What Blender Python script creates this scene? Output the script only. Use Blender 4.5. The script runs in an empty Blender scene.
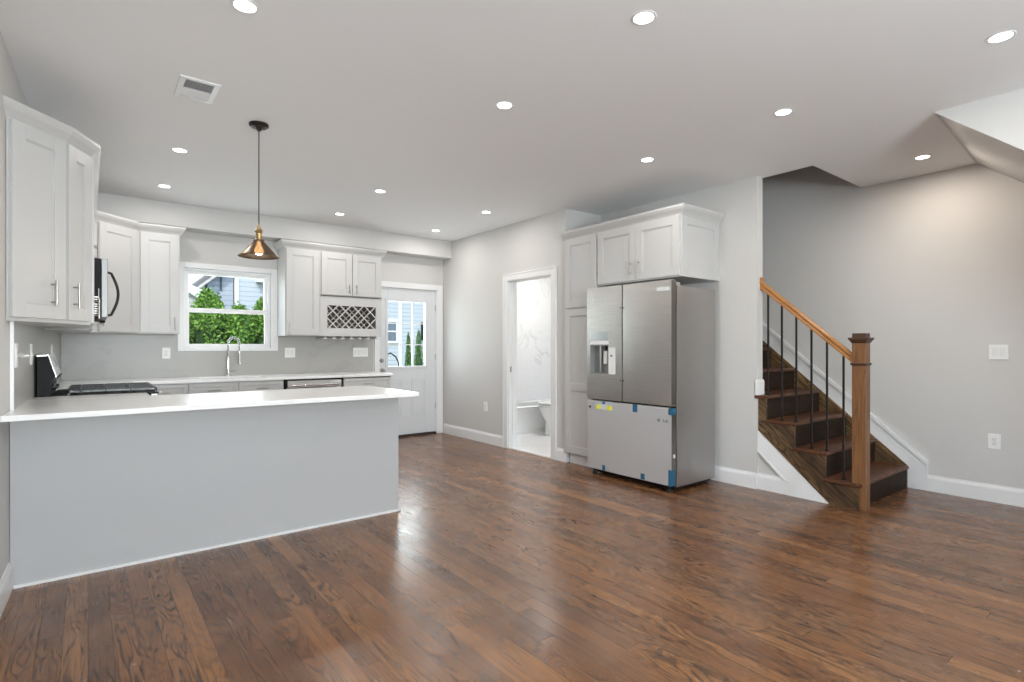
import bpy, bmesh, math, random
from mathutils import Vector, Matrix
random.seed(7)
S = bpy.context.scene
C = bpy.data.collections.new('kitchen'); S.collection.children.link(C)
PI = math.pi

# ------------------------------------------------------------------ camera, sky, sun, daylight, exposure
cd = bpy.data.cameras.new('camera'); cam = bpy.data.objects.new('camera', cd); C.objects.link(cam)
cam.location = (0, 0, 1.24); cam.rotation_euler = (PI/2, 0, -math.atan2(424, 544))
cd.sensor_width = 36; cd.lens = 544/1024*36; cd.shift_y = 6/1024; cd.clip_start = .05
S.camera = cam
S.view_settings.view_transform = 'Standard'; S.view_settings.look = 'None'
S.view_settings.gamma = 1; S.view_settings.use_curve_mapping = False
S.view_settings.exposure = 0.47

w = bpy.data.worlds.new('sky'); S.world = w; w.use_nodes = True
wn = w.node_tree.nodes; wl = w.node_tree.links
sky = wn.new('ShaderNodeTexSky'); sky.sky_type = 'NISHITA'; sky.sun_disc = False
sky.sun_elevation = math.radians(50); sky.sun_rotation = math.radians(200); sky.altitude = 100
wl.new(sky.outputs[0], wn['Background'].inputs[0]); wn['Background'].inputs[1].default_value = 0.30

def lamp(name, kind, loc, energy, col=(1, 1, 1), rot=(0, 0, 0), size=None, size_y=None, **k):
    l = bpy.data.lights.new(name, kind); l.energy = energy; l.color = col
    o = bpy.data.objects.new(name, l); C.objects.link(o); o.location = loc; o.rotation_euler = rot
    if kind == 'AREA':
        if size_y: l.shape = 'RECTANGLE'; l.size = size; l.size_y = size_y
        else: l.shape = 'DISK'; l.size = size
    for a, b in k.items(): setattr(l, a, b)
    return o
sun = lamp('sun', 'SUN', (0, -5, 12), 2.1, (1, .95, .88), (math.radians(42), 0, math.radians(-35)), angle=.01)
# daylight lamps added at unseen front and left windows, tilted up to brighten ceiling
DAY = (0.86, 0.93, 1.0)
ADDED_FRONT_WINDOWS = [(-0.15, 1.95)]
for a, b in ADDED_FRONT_WINDOWS:
    lamp('daylight_fill', 'AREA', ((a+b)/2, -3.42, 1.5), 300, DAY, (PI/2+.75, 0, 0), b-a, 1.4)
lamp('daylight_fill', 'AREA', (-0.78, -1.6, 1.5), 14, DAY, (PI/2+.5, 0, -PI/2), 1.5, 1.4)
for x_, z_, w_, h_, p_ in ((3.49, 1.42, .57, .88, 9.5), (1.26, 1.66, .78, .76, 6)):   # daylight through the back door glass and sink window
    lamp('daylight_fill', 'AREA', (x_, 7.02, z_), p_, (.90, .96, 1), (-PI/2, 0, 0), w_, h_)
LAMP_W = 4.0

# ------------------------------------------------------------------ materials
def mat(name, base=(.8, .8, .8), rough=.5, metal=0, **k):
    m = bpy.data.materials.new(name); m.use_nodes = True
    b = m.node_tree.nodes['Principled BSDF']
    b.inputs['Base Color'].default_value = (*base, 1); b.inputs['Roughness'].default_value = rough
    b.inputs['Metallic'].default_value = metal
    for a, v in k.items(): b.inputs[a.replace('_', ' ')].default_value = v
    return m
def nd(m, t, **k):
    n = m.node_tree.nodes.new(t)
    for a, v in k.items(): setattr(n, a, v)
    return n
def lk(m, a, b): m.node_tree.links.new(a, b)
def bs(m): return m.node_tree.nodes['Principled BSDF']
def coords(m, scale=(1, 1, 1)):
    t = nd(m, 'ShaderNodeTexCoord'); p = nd(m, 'ShaderNodeMapping'); p.inputs['Scale'].default_value = scale
    lk(m, t.outputs['Object'], p.inputs[0]); return p.outputs[0]
def noise(m, vec, scale, detail=3, rough=.5, dist=0):
    n = nd(m, 'ShaderNodeTexNoise'); n.inputs['Scale'].default_value = scale; n.inputs['Detail'].default_value = detail
    n.inputs['Roughness'].default_value = rough; n.inputs['Distortion'].default_value = dist
    if vec is not None: lk(m, vec, n.inputs['Vector'])
    return n.outputs['Fac']
def ramp(m, fac, stops):
    r = nd(m, 'ShaderNodeValToRGB'); lk(m, fac, r.inputs[0]); e = r.color_ramp.elements
    while len(e) < len(stops): e.new(.5)
    for i, (p, c) in enumerate(stops):
        e[i].position = p; e[i].color = (*c, 1) if len(c) == 3 else c
    return r.outputs[0]
def mth(m, op, a, b=None, c=None):
    n = nd(m, 'ShaderNodeMath', operation=op)
    for i, v in enumerate((a, b, c)):
        if v is None: continue
        if isinstance(v, (int, float)): n.inputs[i].default_value = v
        else: lk(m, v, n.inputs[i])
    return n.outputs[0]
def mix(m, f, a, b, mode='MIX'):
    n = nd(m, 'ShaderNodeMix', data_type='RGBA', blend_type=mode)
    for s, v in ((n.inputs[0], f), (n.inputs[6], a), (n.inputs[7], b)):
        if isinstance(v, (int, float)): s.default_value = v
        elif isinstance(v, tuple): s.default_value = (*v, 1)
        else: lk(m, v, s)
    return n.outputs[2]
def bump(m, h, strength=.2, dist=.01):
    b = nd(m, 'ShaderNodeBump'); b.inputs['Strength'].default_value = strength; b.inputs['Distance'].default_value = dist
    lk(m, h, b.inputs['Height']); lk(m, b.outputs[0], bs(m).inputs['Normal'])
def paint(name, base, rough=.55, bs_=.04):
    m = mat(name, base, rough); v = coords(m)
    bump(m, noise(m, v, 220, 2), bs_, .002)
    lk(m, mix(m, noise(m, v, .8, 2), tuple(c*.985 for c in base), tuple(min(1, c*1.015) for c in base)), bs(m).inputs['Base Color'])
    return m
WALL = paint('wall_paint', (.612, .598, .580), .6)
CEIL = paint('ceiling_paint', (.88, .885, .89), .7)
TRIM = paint('trim_paint', (.80, .80, .795), .35, .01)
CAB = paint('cabinet_paint', (.56, .552, .542), .38, .01)
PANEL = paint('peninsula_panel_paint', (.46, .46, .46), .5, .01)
DOORP = paint('door_paint', (.68, .69, .70), .4, .02)
BLACK = mat('black_enamel', (.010, .010, .011), .6, Specular_IOR_Level=.25)
IRON = mat('cast_iron', (.015, .015, .015), .32)
BRONZE = mat('dark_bronze_iron', (.022, .018, .016), .38, .6)
CHROME = mat('chrome', (.82, .82, .83), .12, 1)
NICKEL = mat('satin_nickel', (.42, .40, .37), .3, 1)
PLASTIC = mat('white_plastic', (.85, .85, .84), .35)
SLOT = mat('dark_slot', (.06, .06, .06), .6)
BRASS = mat('antique_brass', (.50, .36, .17), .28, 1)
RUBBER = mat('rubber', (.02, .02, .02), .8)
DISPLAY = mat('display_glass', (.10, .11, .12), .1)
TAPE = mat('blue_tape', (.02, .12, .22), .5)
YELLOW = mat('yellow_tag', (.80, .78, .05), .5)
PAPER = mat('paper_label', (.85, .86, .86), .6)
PORC = mat('porcelain', (.88, .88, .87), .12)
CAVITY = mat('cabinet_interior_wood', (.16, .12, .09), .6)
WTAPE = mat('clear_tape', (.70, .72, .72), .25)

def steel(name, base=(.66, .64, .615), rough=.28):
    m = mat(name, base, rough, 1); v = coords(m, (1, 1, 420))
    n = noise(m, v, 3, 3)
    lk(m, mth(m, 'MULTIPLY_ADD', n, .14, rough-.06), bs(m).inputs['Roughness'])
    bump(m, n, .012, .0005); return m
STEEL = steel('brushed_stainless_steel'); STEEL_DULL = steel('dull_stainless_steel', (.34, .34, .335), .5); STEEL_SIDE = steel('grey_coated_steel', (.46, .45, .44), .42)
STEEL_AND_EDGE_SHADE = steel('dark_steel_and_edge_shade', (.25, .235, .22), .32)  # dark metal; on the fridge door sides it stands for reflection and shade
FILM = steel('filmed_stainless_steel', (.66, .67, .68), .45); bs(FILM).inputs['Metallic'].default_value = .55

def quartz(name, base, vein, rough=.14, vs=1.1, amount=.45, tile=None):
    m = mat(name, base, rough); v = coords(m)
    n1 = noise(m, v, vs, 6, .55, 1.2)
    a = mth(m, 'ABSOLUTE', mth(m, 'SUBTRACT', n1, .5))
    veinf = ramp(m, a, [(0, (1, 1, 1)), (.035, (0, 0, 0))])
    patch = ramp(m, noise(m, v, vs*.7, 3), [(.45, (0, 0, 0)), (.65, (1, 1, 1))])
    f = mth(m, 'MULTIPLY', mth(m, 'MULTIPLY', veinf, patch), amount)
    c = mix(m, f, base, vein)
    c = mix(m, mth(m, 'MULTIPLY', noise(m, v, 2.2, 4), .12), c, vein)
    if tile:
        b = nd(m, 'ShaderNodeTexBrick'); b.offset = .5
        t2 = nd(m, 'ShaderNodeTexCoord'); sp = nd(m, 'ShaderNodeSeparateXYZ'); lk(m, t2.outputs['Object'], sp.inputs[0])
        cb = nd(m, 'ShaderNodeCombineXYZ'); lk(m, sp.outputs[tile[0]], cb.inputs[0]); lk(m, sp.outputs[tile[1]], cb.inputs[1])
        lk(m, cb.outputs[0], b.inputs['Vector'])
        for nme, val in (('Scale', 1), ('Mortar Size', .0018), ('Brick Width', tile[2]), ('Row Height', tile[3])): b.inputs[nme].default_value = val
        c = mix(m, b.outputs['Fac'], c, (.74, .74, .73))
    lk(m, c, bs(m).inputs['Base Color']); return m
QUARTZ = quartz('white_quartz_top', (.90, .895, .885), (.70, .68, .66), .18, 1.0, .2)
SPLASH = quartz('marble_look_backsplash', (.43, .42, .40), (.35, .335, .32), .30, 1.3, .5)
MARBLE_Y = quartz('bath_wall_marble_tile', (.86, .86, .855), (.50, .50, .51), .12, 1.9, .55, (0, 2, .6, .3))
BATHFLOOR = quartz('bath_floor_tile', (.80, .795, .785), (.6, .6, .6), .25, 1.5, .3, (0, 1, .6, .3))

bs(SPLASH).inputs['Specular IOR Level'].default_value = .3

def wood(name, dark, mid, light, axis=1, scale=1, rough=.32, strength=1.0, coat=.0, tilt=0):
    """straight and cathedral oak grain running along an axis"""
    m = mat(name, mid, rough); sc = [14, 14, 14]; sc[axis] = 1.3
    def co(sc_):
        if not tilt: return coords(m, sc_)
        t = nd(m, 'ShaderNodeTexCoord'); p = nd(m, 'ShaderNodeMapping'); p.inputs['Rotation'].default_value = (tilt, 0, 0)
        q = nd(m, 'ShaderNodeMapping'); q.inputs['Scale'].default_value = sc_
        lk(m, t.outputs['Object'], p.inputs[0]); lk(m, p.outputs[0], q.inputs[0]); return q.outputs[0]
    v = co(tuple(s*scale for s in sc))
    big = noise(m, v, .55, 3, .5, .6)
    rings = mth(m, 'FRACT', mth(m, 'MULTIPLY', big, 16))
    rings = mth(m, 'ABSOLUTE', mth(m, 'SUBTRACT', rings, .5))
    g = ramp(m, rings, [(0, (1, 1, 1)), (.22, (.25, .25, .25)), (.5, (0, 0, 0))])
    sc2 = [90, 90, 90]; sc2[axis] = 3
    fine = noise(m, co(tuple(s*scale for s in sc2)), 1, 4, .6)
    c = mix(m, ramp(m, noise(m, v, .35, 2), [(.35, (0, 0, 0)), (.65, (1, 1, 1))]), mid, light)
    c = mix(m, mth(m, 'MULTIPLY', g, .75*strength), c, dark)
    c = mix(m, ramp(m, fine, [(.45, (0, 0, 0)), (.62, (.55*strength,)*3)]), c, dark)
    lk(m, c, bs(m).inputs['Base Color']); bump(m, fine, .12, .002)
    if coat: bs(m).inputs['Coat Weight'].default_value = coat; bs(m).inputs['Coat Roughness'].default_value = .15
    return m
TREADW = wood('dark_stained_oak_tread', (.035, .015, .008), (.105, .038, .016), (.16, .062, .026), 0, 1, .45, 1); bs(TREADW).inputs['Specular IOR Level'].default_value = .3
RISERW = wood('stained_and_shaded_oak_riser', (.010, .006, .004), (.030, .015, .009), (.045, .024, .014), 0, 1, .65, 1); bs(RISERW).inputs['Specular IOR Level'].default_value = .2  # stain colour darkened further to hold the shadow lying on the risers
STRINGW = wood('stained_oak_stringer', (.010, .006, .004), (.095, .048, .022), (.34, .20, .08), 1, 1.0, .5, 1.2, tilt=math.radians(-41))
NEWELW = wood('oak_newel', (.09, .035, .012), (.20, .088, .032), (.29, .140, .055), 2, 1, .4, .8)
NEWELD = wood('dark_oak_cap', (.03, .015, .01), (.075, .032, .016), (.10, .043, .022), 1, 1, .45, .6)
RAILW = wood('honey_oak_rail', (.22, .085, .02), (.40, .175, .05), (.48, .22, .07), 1, 1, .28, .5)

def floor_mat():
    m = mat('oak_strip_floor', (.2, .09, .05), .3)
    t = nd(m, 'ShaderNodeTexCoord'); sp = nd(m, 'ShaderNodeSeparateXYZ'); lk(m, t.outputs['Object'], sp.inputs[0])
    X, Yc = sp.outputs[0], sp.outputs[1]
    W = .083
    xs = mth(m, 'DIVIDE', X, W); row = mth(m, 'FLOOR', xs); fx = mth(m, 'FRACT', xs)
    wn1 = nd(m, 'ShaderNodeTexWhiteNoise', noise_dimensions='1D'); lk(m, row, wn1.inputs['W'])
    ys = mth(m, 'ADD', mth(m, 'DIVIDE', Yc, 2.1), mth(m, 'MULTIPLY', wn1.outputs[0], 7.3))
    col = mth(m, 'FLOOR', ys); fy = mth(m, 'FRACT', ys)
    cb = nd(m, 'ShaderNodeCombineXYZ'); lk(m, row, cb.inputs[0]); lk(m, col, cb.inputs[1])
    wn2 = nd(m, 'ShaderNodeTexWhiteNoise', noise_dimensions='2D'); lk(m, cb.outputs[0], wn2.inputs['Vector'])
    r = wn2.outputs[0]
    # grain, each board shifted so that it has its own figure
    off = mth(m, 'MULTIPLY', r, 37.0)
    gx = mth(m, 'ADD', mth(m, 'MULTIPLY', X, 8.0), off)
    gy = mth(m, 'ADD', mth(m, 'MULTIPLY', Yc, 1.0), off)
    gv = nd(m, 'ShaderNodeCombineXYZ'); lk(m, gx, gv.inputs[0]); lk(m, gy, gv.inputs[1]); lk(m, off, gv.inputs[2])
    big = noise(m, gv.outputs[0], 1.0, 3, .45, .35)
    rg = mth(m, 'ABSOLUTE', mth(m, 'SUBTRACT', mth(m, 'FRACT', mth(m, 'MULTIPLY', big, 21)), .5))
    rings = ramp(m, rg, [(0, (1, 1, 1)), (.15, (.55, .55, .55)), (.30, (0, 0, 0))])
    show = ramp(m, noise(m, gv.outputs[0], .5, 1), [(.40, (.12, .12, .12)), (.54, (1, 1, 1))])
    rings = mth(m, 'MULTIPLY', rings, show)
    fv = nd(m, 'ShaderNodeCombineXYZ'); lk(m, mth(m, 'MULTIPLY', X, 170), fv.inputs[0]); lk(m, mth(m, 'MULTIPLY', Yc, 4), fv.inputs[1]); lk(m, off, fv.inputs[2])
    fine = noise(m, fv.outputs[0], 1, 4, .65)
    base = ramp(m, r, [(0, (.135, .064, .033)), (.3, (.190, .084, .038)), (.6, (.235, .102, .043)), (.85, (.320, .148, .058)), (1, (.200, .100, .052))])
    blotch = noise(m, t.outputs['Object'], 1.3, 4, .6)
    base = mix(m, ramp(m, blotch, [(.42, (0, 0, 0)), (.68, (.55, .55, .55))]), base, (.32, .145, .055))
    c = mix(m, mth(m, 'MULTIPLY', rings, .88), base, (.024, .012, .008))
    c = mix(m, ramp(m, fine, [(.46, (0, 0, 0)), (.66, (.62, .62, .62))]), c, (.060, .030, .017))
    dust = ramp(m, noise(m, t.outputs['Object'], 2.1, 6, .7), [(.52, (0, 0, 0)), (.78, (.25, .25, .25))])
    c = mix(m, dust, c, (.30, .205, .150))
    # plaster specks left on the boards
    vo = nd(m, 'ShaderNodeTexVoronoi'); vo.inputs['Scale'].default_value = 6; lk(m, t.outputs['Object'], vo.inputs['Vector'])
    spk = mth(m, 'LESS_THAN', vo.outputs['Distance'], .036)
    vs = nd(m, 'ShaderNodeSeparateColor'); lk(m, vo.outputs['Color'], vs.inputs[0])
    spk = mth(m, 'MULTIPLY', spk, mth(m, 'GREATER_THAN', vs.outputs[0], .66))
    c = mix(m, mth(m, 'MULTIPLY', spk, .6), c, (.62, .58, .54))
    ex = mth(m, 'MINIMUM', fx, mth(m, 'SUBTRACT', 1, fx)); ey = mth(m, 'MINIMUM', fy, mth(m, 'SUBTRACT', 1, fy))
    gap = mth(m, 'MAXIMUM', mth(m, 'LESS_THAN', ex, .012), mth(m, 'LESS_THAN', ey, .0006))
    c = mix(m, mth(m, 'MULTIPLY', gap, .7), c, (.02, .01, .007))
    lk(m, c, bs(m).inputs['Base Color'])
    ro = mth(m, 'ADD', mth(m, 'MULTIPLY', noise(m, t.outputs['Object'], 5, 4), .18), mth(m, 'MULTIPLY', rings, .06))
    lk(m, mth(m, 'ADD', ro, .15), bs(m).inputs['Roughness'])
    h = mth(m, 'SUBTRACT', mth(m, 'MULTIPLY', fine, .25), mth(m, 'ADD', mth(m, 'MULTIPLY', gap, .8), mth(m, 'MULTIPLY', rings, .08)))
    h = mth(m, 'ADD', h, mth(m, 'MULTIPLY', noise(m, t.outputs['Object'], 9, 2), .6))
    bump(m, h, .17, .004)
    bs(m).inputs['Specular IOR Level'].default_value = .5
    return m
FLOORM = floor_mat()

def emis(name, col, s):
    m = mat(name, (.9, .9, .9), .5); b = bs(m)
    b.inputs['Emission Color'].default_value = (*col, 1); b.inputs['Emission Strength'].default_value = s; return m
LED = emis('lit_diffuser', (1, .97, .92), 7); BULB = emis('lit_bulb', (1, .86, .62), 22)
def glass(name, col=(1, 1, 1), a=.06, rough=.0):
    m = bpy.data.materials.new(name); m.use_nodes = True; m.node_tree.nodes.remove(bs(m))
    o = m.node_tree.nodes['Material Output']; t = nd(m, 'ShaderNodeBsdfTransparent'); g = nd(m, 'ShaderNodeBsdfGlossy'); x = nd(m, 'ShaderNodeMixShader')
    t.inputs[0].default_value = (*col, 1); g.inputs['Roughness'].default_value = rough; x.inputs[0].default_value = a
    lk(m, t.outputs[0], x.inputs[1]); lk(m, g.outputs[0], x.inputs[2]); lk(m, x.outputs[0], o.inputs[0]); return m
PANE = glass('window_glass', (.97, .99, .98), .012)
SMOKE = glass('smoked_glass_shade', (.30, .24, .18), .45, .35)
for n_ in SMOKE.node_tree.nodes:
    if n_.type == 'BSDF_GLOSSY': n_.inputs[0].default_value = (.42, .34, .27, 1)

def siding(name, base):
    m = mat(name, base, .5); t = nd(m, 'ShaderNodeTexCoord'); sp = nd(m, 'ShaderNodeSeparateXYZ'); lk(m, t.outputs['Object'], sp.inputs[0])
    f = mth(m, 'FRACT', mth(m, 'DIVIDE', sp.outputs[2], .12))
    bump(m, mth(m, 'SUBTRACT', 1, f), .9, .03)
    lk(m, mix(m, mth(m, 'LESS_THAN', f, .12), base, tuple(c*.78 for c in base)), bs(m).inputs['Base Color']); return m
SIDING = siding('light_lap_siding', (.42, .45, .47)); SIDING2 = siding('grey_lap_siding', (.33, .36, .40))
SIDING3 = siding('cream_lap_siding', (.48, .45, .42))
SHINGLE = mat('roof_shingle', (.16, .15, .14), .8); OUTW = mat('outdoor_white_trim', (.8, .8, .8), .5)
DKGLASS = mat('dark_window_glass', (.10, .14, .20), .08)
def leafm(name, a, b):
    m = mat(name, a, .6); n = nd(m, 'ShaderNodeNewGeometry')
    lk(m, mix(m, n.outputs['Random Per Island'], a, b), bs(m).inputs['Base Color'])
    bs(m).inputs['Subsurface Weight'].default_value = 0
    return m
LEAF = leafm('hedge_leaf', (.055, .15, .018), (.26, .46, .06)); LEAF2 = leafm('cypress_leaf', (.05, .14, .03), (.16, .34, .07))
BARK = mat('bark', (.10, .07, .05), .9)
GRASS = mat('grass', (.10, .19, .05), .9); lk(GRASS, mix(GRASS, noise(GRASS, coords(GRASS), 9, 5), (.05, .12, .02), (.18, .30, .08)), bs(GRASS).inputs['Base Color'])
CONC = mat('concrete', (.5, .49, .47), .8); lk(CONC, mix(CONC, noise(CONC, coords(CONC), 12, 5), (.42, .41, .39), (.56, .55, .53)), bs(CONC).inputs['Base Color'])

# ------------------------------------------------------------------ mesh helpers
ORG = {}
class M:
    """collects shapes in world coordinates (optionally through a frame) and links them as one mesh object"""
    def __init__(s, T=None): s.v = []; s.f = []; s.T = T or Matrix.Identity(4)
    def add(s, vs, fs):
        n = len(s.v); s.v += [s.T @ Vector(p) for p in vs]; s.f += [tuple(i+n for i in f) for f in fs]; return s
    def box(s, x0, x1, y0, y1, z0, z1):
        x0, x1 = sorted((x0, x1)); y0, y1 = sorted((y0, y1)); z0, z1 = sorted((z0, z1))
        return s.add([(x0, y0, z0), (x1, y0, z0), (x1, y1, z0), (x0, y1, z0), (x0, y0, z1), (x1, y0, z1), (x1, y1, z1), (x0, y1, z1)],
                     [(3, 2, 1, 0), (4, 5, 6, 7), (0, 1, 5, 4), (1, 2, 6, 5), (2, 3, 7, 6), (3, 0, 4, 7)])
    def prism(s, poly, ax, a, b):
        """polygon in the plane across axis ax, extruded from a to b"""
        def P(p, t): return {0: (t, p[0], p[1]), 1: (p[0], t, p[1]), 2: (p[0], p[1], t)}[ax]
        n = len(poly)
        return s.add([P(p, a) for p in poly] + [P(p, b) for p in poly],
                     [tuple(range(n))[::-1], tuple(range(n, 2*n))] + [(i, (i+1) % n, n+(i+1) % n, n+i) for i in range(n)])
    def lathe(s, c, prof, n=24, ax=2, cap=True):
        vs = []
        for r, h in prof:
            for k in range(n):
                a = 2*PI*k/n; p = (r*math.cos(a), r*math.sin(a), h)
                if ax == 0: p = (p[2], p[0], p[1])
                if ax == 1: p = (p[0], p[2], p[1])
                vs.append((c[0]+p[0], c[1]+p[1], c[2]+p[2]))
        fs = [(i*n+k, i*n+(k+1) % n, (i+1)*n+(k+1) % n, (i+1)*n+k) for i in range(len(prof)-1) for k in range(n)]
        if cap: fs += [tuple(range(n))[::-1], tuple(range((len(prof)-1)*n, len(prof)*n))]
        return s.add(vs, fs)
    def tube(s, pts, r, n=10):
        pts = [Vector(p) for p in pts]; vs = []; fs = []
        up = None
        for i, p in enumerate(pts):
            d = (pts[min(i+1, len(pts)-1)] - pts[max(i-1, 0)]).normalized()
            if up is None:
                up = Vector((0, 0, 1)) if abs(d.z) < .9 else Vector((1, 0, 0))
            a = (up - d*up.dot(d)).normalized(); b = d.cross(a); up = a
            rr = r[i] if isinstance(r, (list, tuple)) else r
            vs += [p + a*rr*math.cos(2*PI*k/n) + b*rr*math.sin(2*PI*k/n) for k in range(n)]
        for i in range(len(pts)-1):
            fs += [(i*n+k, i*n+(k+1) % n, (i+1)*n+(k+1) % n, (i+1)*n+k) for k in range(n)]
        fs += [tuple(range(n))[::-1], tuple(range((len(pts)-1)*n, len(pts)*n))]
        return s.add(vs, fs)
    def sweep(s, path, prof, closed=False):
        """profile (out, z) swept along a plan polyline, mitred; out is to the right of travel"""
        n = len(path); m_ = len(prof); vs = []
        for i in range(n):
            p = Vector(path[i]); d1 = (Vector(path[i])-Vector(path[i-1])).normalized() if i else None
            d2 = (Vector(path[i+1])-Vector(path[i])).normalized() if i < n-1 else None
            if d1 is None: d1 = d2
            if d2 is None: d2 = d1
            n1 = Vector((d1.y, -d1.x)); n2 = Vector((d2.y, -d2.x)); b = (n1+n2).normalized(); k = 1/max(.3, b.dot(n1))
            for o, z in prof: q = p + b*o*k; vs.append((q.x, q.y, z))
        fs = [(i*m_+j, i*m_+(j+1) % m_, (i+1)*m_+(j+1) % m_, (i+1)*m_+j) for i in range(n-1) for j in range(m_)]
        fs += [tuple(range(m_)), tuple(range((n-1)*m_, n*m_))[::-1]]
        return s.add(vs, fs)
    def build(s, name, material, parent=None, org=None, bevel=0, smooth=False, seg=2):
        o0 = ORG[parent.name] if parent else Vector(org or (0, 0, 0))
        me = bpy.data.meshes.new(name)
        me.from_pydata([tuple(p-o0) for p in s.v], [], s.f)
        bm = bmesh.new(); bm.from_mesh(me); bmesh.ops.recalc_face_normals(bm, faces=bm.faces); bm.to_mesh(me); bm.free()
        me.materials.append(material)
        o = bpy.data.objects.new(name, me); C.objects.link(o)
        if parent: o.parent = parent
        else: o.location = o0
        ORG[o.name] = o0
        if smooth:
            for p in me.polygons: p.use_smooth = True
            try: me.set_sharp_from_angle(angle=math.radians(40))
            except Exception: pass
        if bevel:
            b = o.modifiers.new('bevel', 'BEVEL'); b.width = bevel; b.segments = seg; b.limit_method = 'ANGLE'; b.angle_limit = math.radians(40)
        return o
def thing(name, label, cat, loc, group=None):
    o = bpy.data.objects.new(name, None); C.objects.link(o); o.location = loc; o.empty_display_size = .1
    ORG[o.name] = Vector(loc); return tag(o, label, cat, group)
def tag(o, label, cat, group=None, kind=None):
    o['label'] = label; o['category'] = cat
    if group: o['group'] = group
    if kind: o['kind'] = kind
    return o
def st(o): o['kind'] = 'structure'; return o
def lab(o, t): o['label'] = t; return o
def frame(p, ang, z=0):
    """local frame: x along the front, y INTO the cabinet, z up"""
    return Matrix.Translation((p[0], p[1], z)) @ Matrix.Rotation(ang, 4, 'Z')
def holes(m, ax, a, b, u0, u1, z0, z1, hs):
    """wall slab with rectangular openings; ax=1 wall spans x, ax=0 wall spans y"""
    def bx(p, q, r, t):
        if q-p > 1e-5 and t-r > 1e-5:
            m.box(p, q, a, b, r, t) if ax == 1 else m.box(a, b, p, q, r, t)
    cur = u0
    for (h0, h1, k0, k1) in sorted(hs):
        bx(cur, h0, z0, z1); bx(h0, h1, z0, k0); bx(h0, h1, k1, z1); cur = h1
    bx(cur, u1, z0, z1); return m

# ------------------------------------------------------------------ measures
XL, XB, XF, XR = -.33, 4.06, 4.61, 5.72       # left wall, bathroom wall, fridge wall, far right wall
YB, YN, YS = 6.83, 4.27, 2.43                 # back wall, end of bathroom wall, end of fridge wall
ZC = 2.735
YF = -3.1
XO = -.75                                      # outer limit of the left wall
def XW(y): return -.318+.033*(y-3.8)           # face of the left wall, slightly out of square

# ------------------------------------------------------------------ setting
st(M().box(-.60, XR, YF, YB+.02, -.08, 0).build('floor', FLOORM))
st(M().box(XB+.03, 6.6, YN+.12, 7.0, -.05, .004).build('floor_bathroom', BATHFLOOR))
c = M()
c.box(XO, 4.71, YF-.12, YB+.14, ZC, ZC+.2); c.box(4.71, XR+.12, YF-.12, 2.01, ZC, ZC+.2)
c.box(4.71, 6.7, 4.27, YB+.14, ZC, ZC+.2)
st(c.build('ceiling', CEIL))
def lw(m, y0, y1, z0, z1): return m.prism([(XO, y0), (XW(y0), y0), (XW(y1), y1), (XO, y1)], 2, z0, z1)
st(lw(lw(lw(lw(M(), YF, -2.35, -.08, ZC), -2.35, -.85, -.08, .8), -2.35, -.85, 2.2, ZC), -.85, YB+.14, -.08, ZC).build('wall_left', WALL))
st(holes(M(), 1, YB, YB+.14, -.5, XB+.12, -.08, ZC, [(.82, 1.708, 1.224, 2.106), (3.06, 3.95, -.01, 2.055)]).build('wall_back', WALL))
st(holes(M(), 1, YF-.12, YF, XO, XR+.12, -.08, ZC, [(a, b, .8, 2.2) for a, b in ADDED_FRONT_WINDOWS]).build('wall_front', WALL))
st(M().box(XR, XR+.12, YF, 4.27, -.08, 5.2).build('wall_right', WALL))
m = holes(M(), 0, XB, XB+.12, YN, YB, 0, ZC, [(4.487, 5.289, -.001, 2.05)])
st(m.build('wall_bathroom', WALL))
m = M(); m.box(XB+.12, XR, YN, YN+.12, 0, ZC); m.box(XF, XF+.09, YS, YN, 0, ZC)
# flush wall below the stair string
m.prism([(1.875, 0), (YS, 0), (YS, .49)], 0, 4.633, 4.68)
st(m.build('wall_fridge', WALL))
m = M(); m.box(4.60, 4.71, 2.01, 4.27, ZC+.2, 5.2); m.box(4.60, XR, 1.90, 2.01, ZC+.2, 5.2); m.box(4.64, XR, 4.27, 4.39, ZC+.2, 5.2); m.box(4.6, XR+.12, 1.9, 4.4, 5.2, 5.3)
st(m.build('wall_stairwell', WALL))
# box beam along the top of the back wall
st(M().box(-.212, XB, 6.6, YB, 2.495, ZC).build('trim_soffit', WALL, bevel=.004))
# sloped underside and side wall of the upper flight
m = M(); ux = XR-.001
A = [(4.26, 1.08, ZC), (4.26, -.5, 1.376), (4.26, -.5, 0), (4.26, -.62, 0), (4.26, -.62, ZC)]
B = [(ux, 1.17, ZC), (ux, -.5, 1.425), (ux, -.5, 0), (ux, -.62, 0), (ux, -.62, ZC)]
m.add(A+B, [(0, 1, 2, 3, 4), (9, 8, 7, 6, 5)]+[(i, (i+1) % 5, 5+(i+1) % 5, 5+i) for i in range(5)])
st(m.build('wall_stair_underside', WALL))


BPROF = [(0, 0), (.015, 0), (.015, .105), (.012, .118), (.007, .128), (.006, .138), (0, .138)]
def baseboard(name, path, prof=BPROF): return st(M().sweep(path, prof).build(name, TRIM))
baseboard('baseboard_left', [(XW(YF), YF), (XW(3.768), 3.768)])
baseboard('baseboard_back', [(4.035, YB), (XB, YB)]) if False else None
baseboard('baseboard_bathroom', [(XB, 6.80), (XB, 5.372)])
baseboard('baseboard_pantry', [(XB, 4.404), (XB, YN), (XB+.05, YN)])
baseboard('baseboard_fridge', [(XF, 4.2), (XF, YS)])
baseboard('baseboard_right', [(XR, 1.50), (XR, .0)])
m = M()   # baseboard cap wrapping the wall end above the fourth tread
m.sweep([(XF, YS+.012), (XF, YS), (XF+.088, YS), (XF+.088, YS+.25)], [(0, .82), (.013, .82), (.013, .935), (.006, .955), (0, .955)])
st(m.build('baseboard_stair', TRIM))
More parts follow.
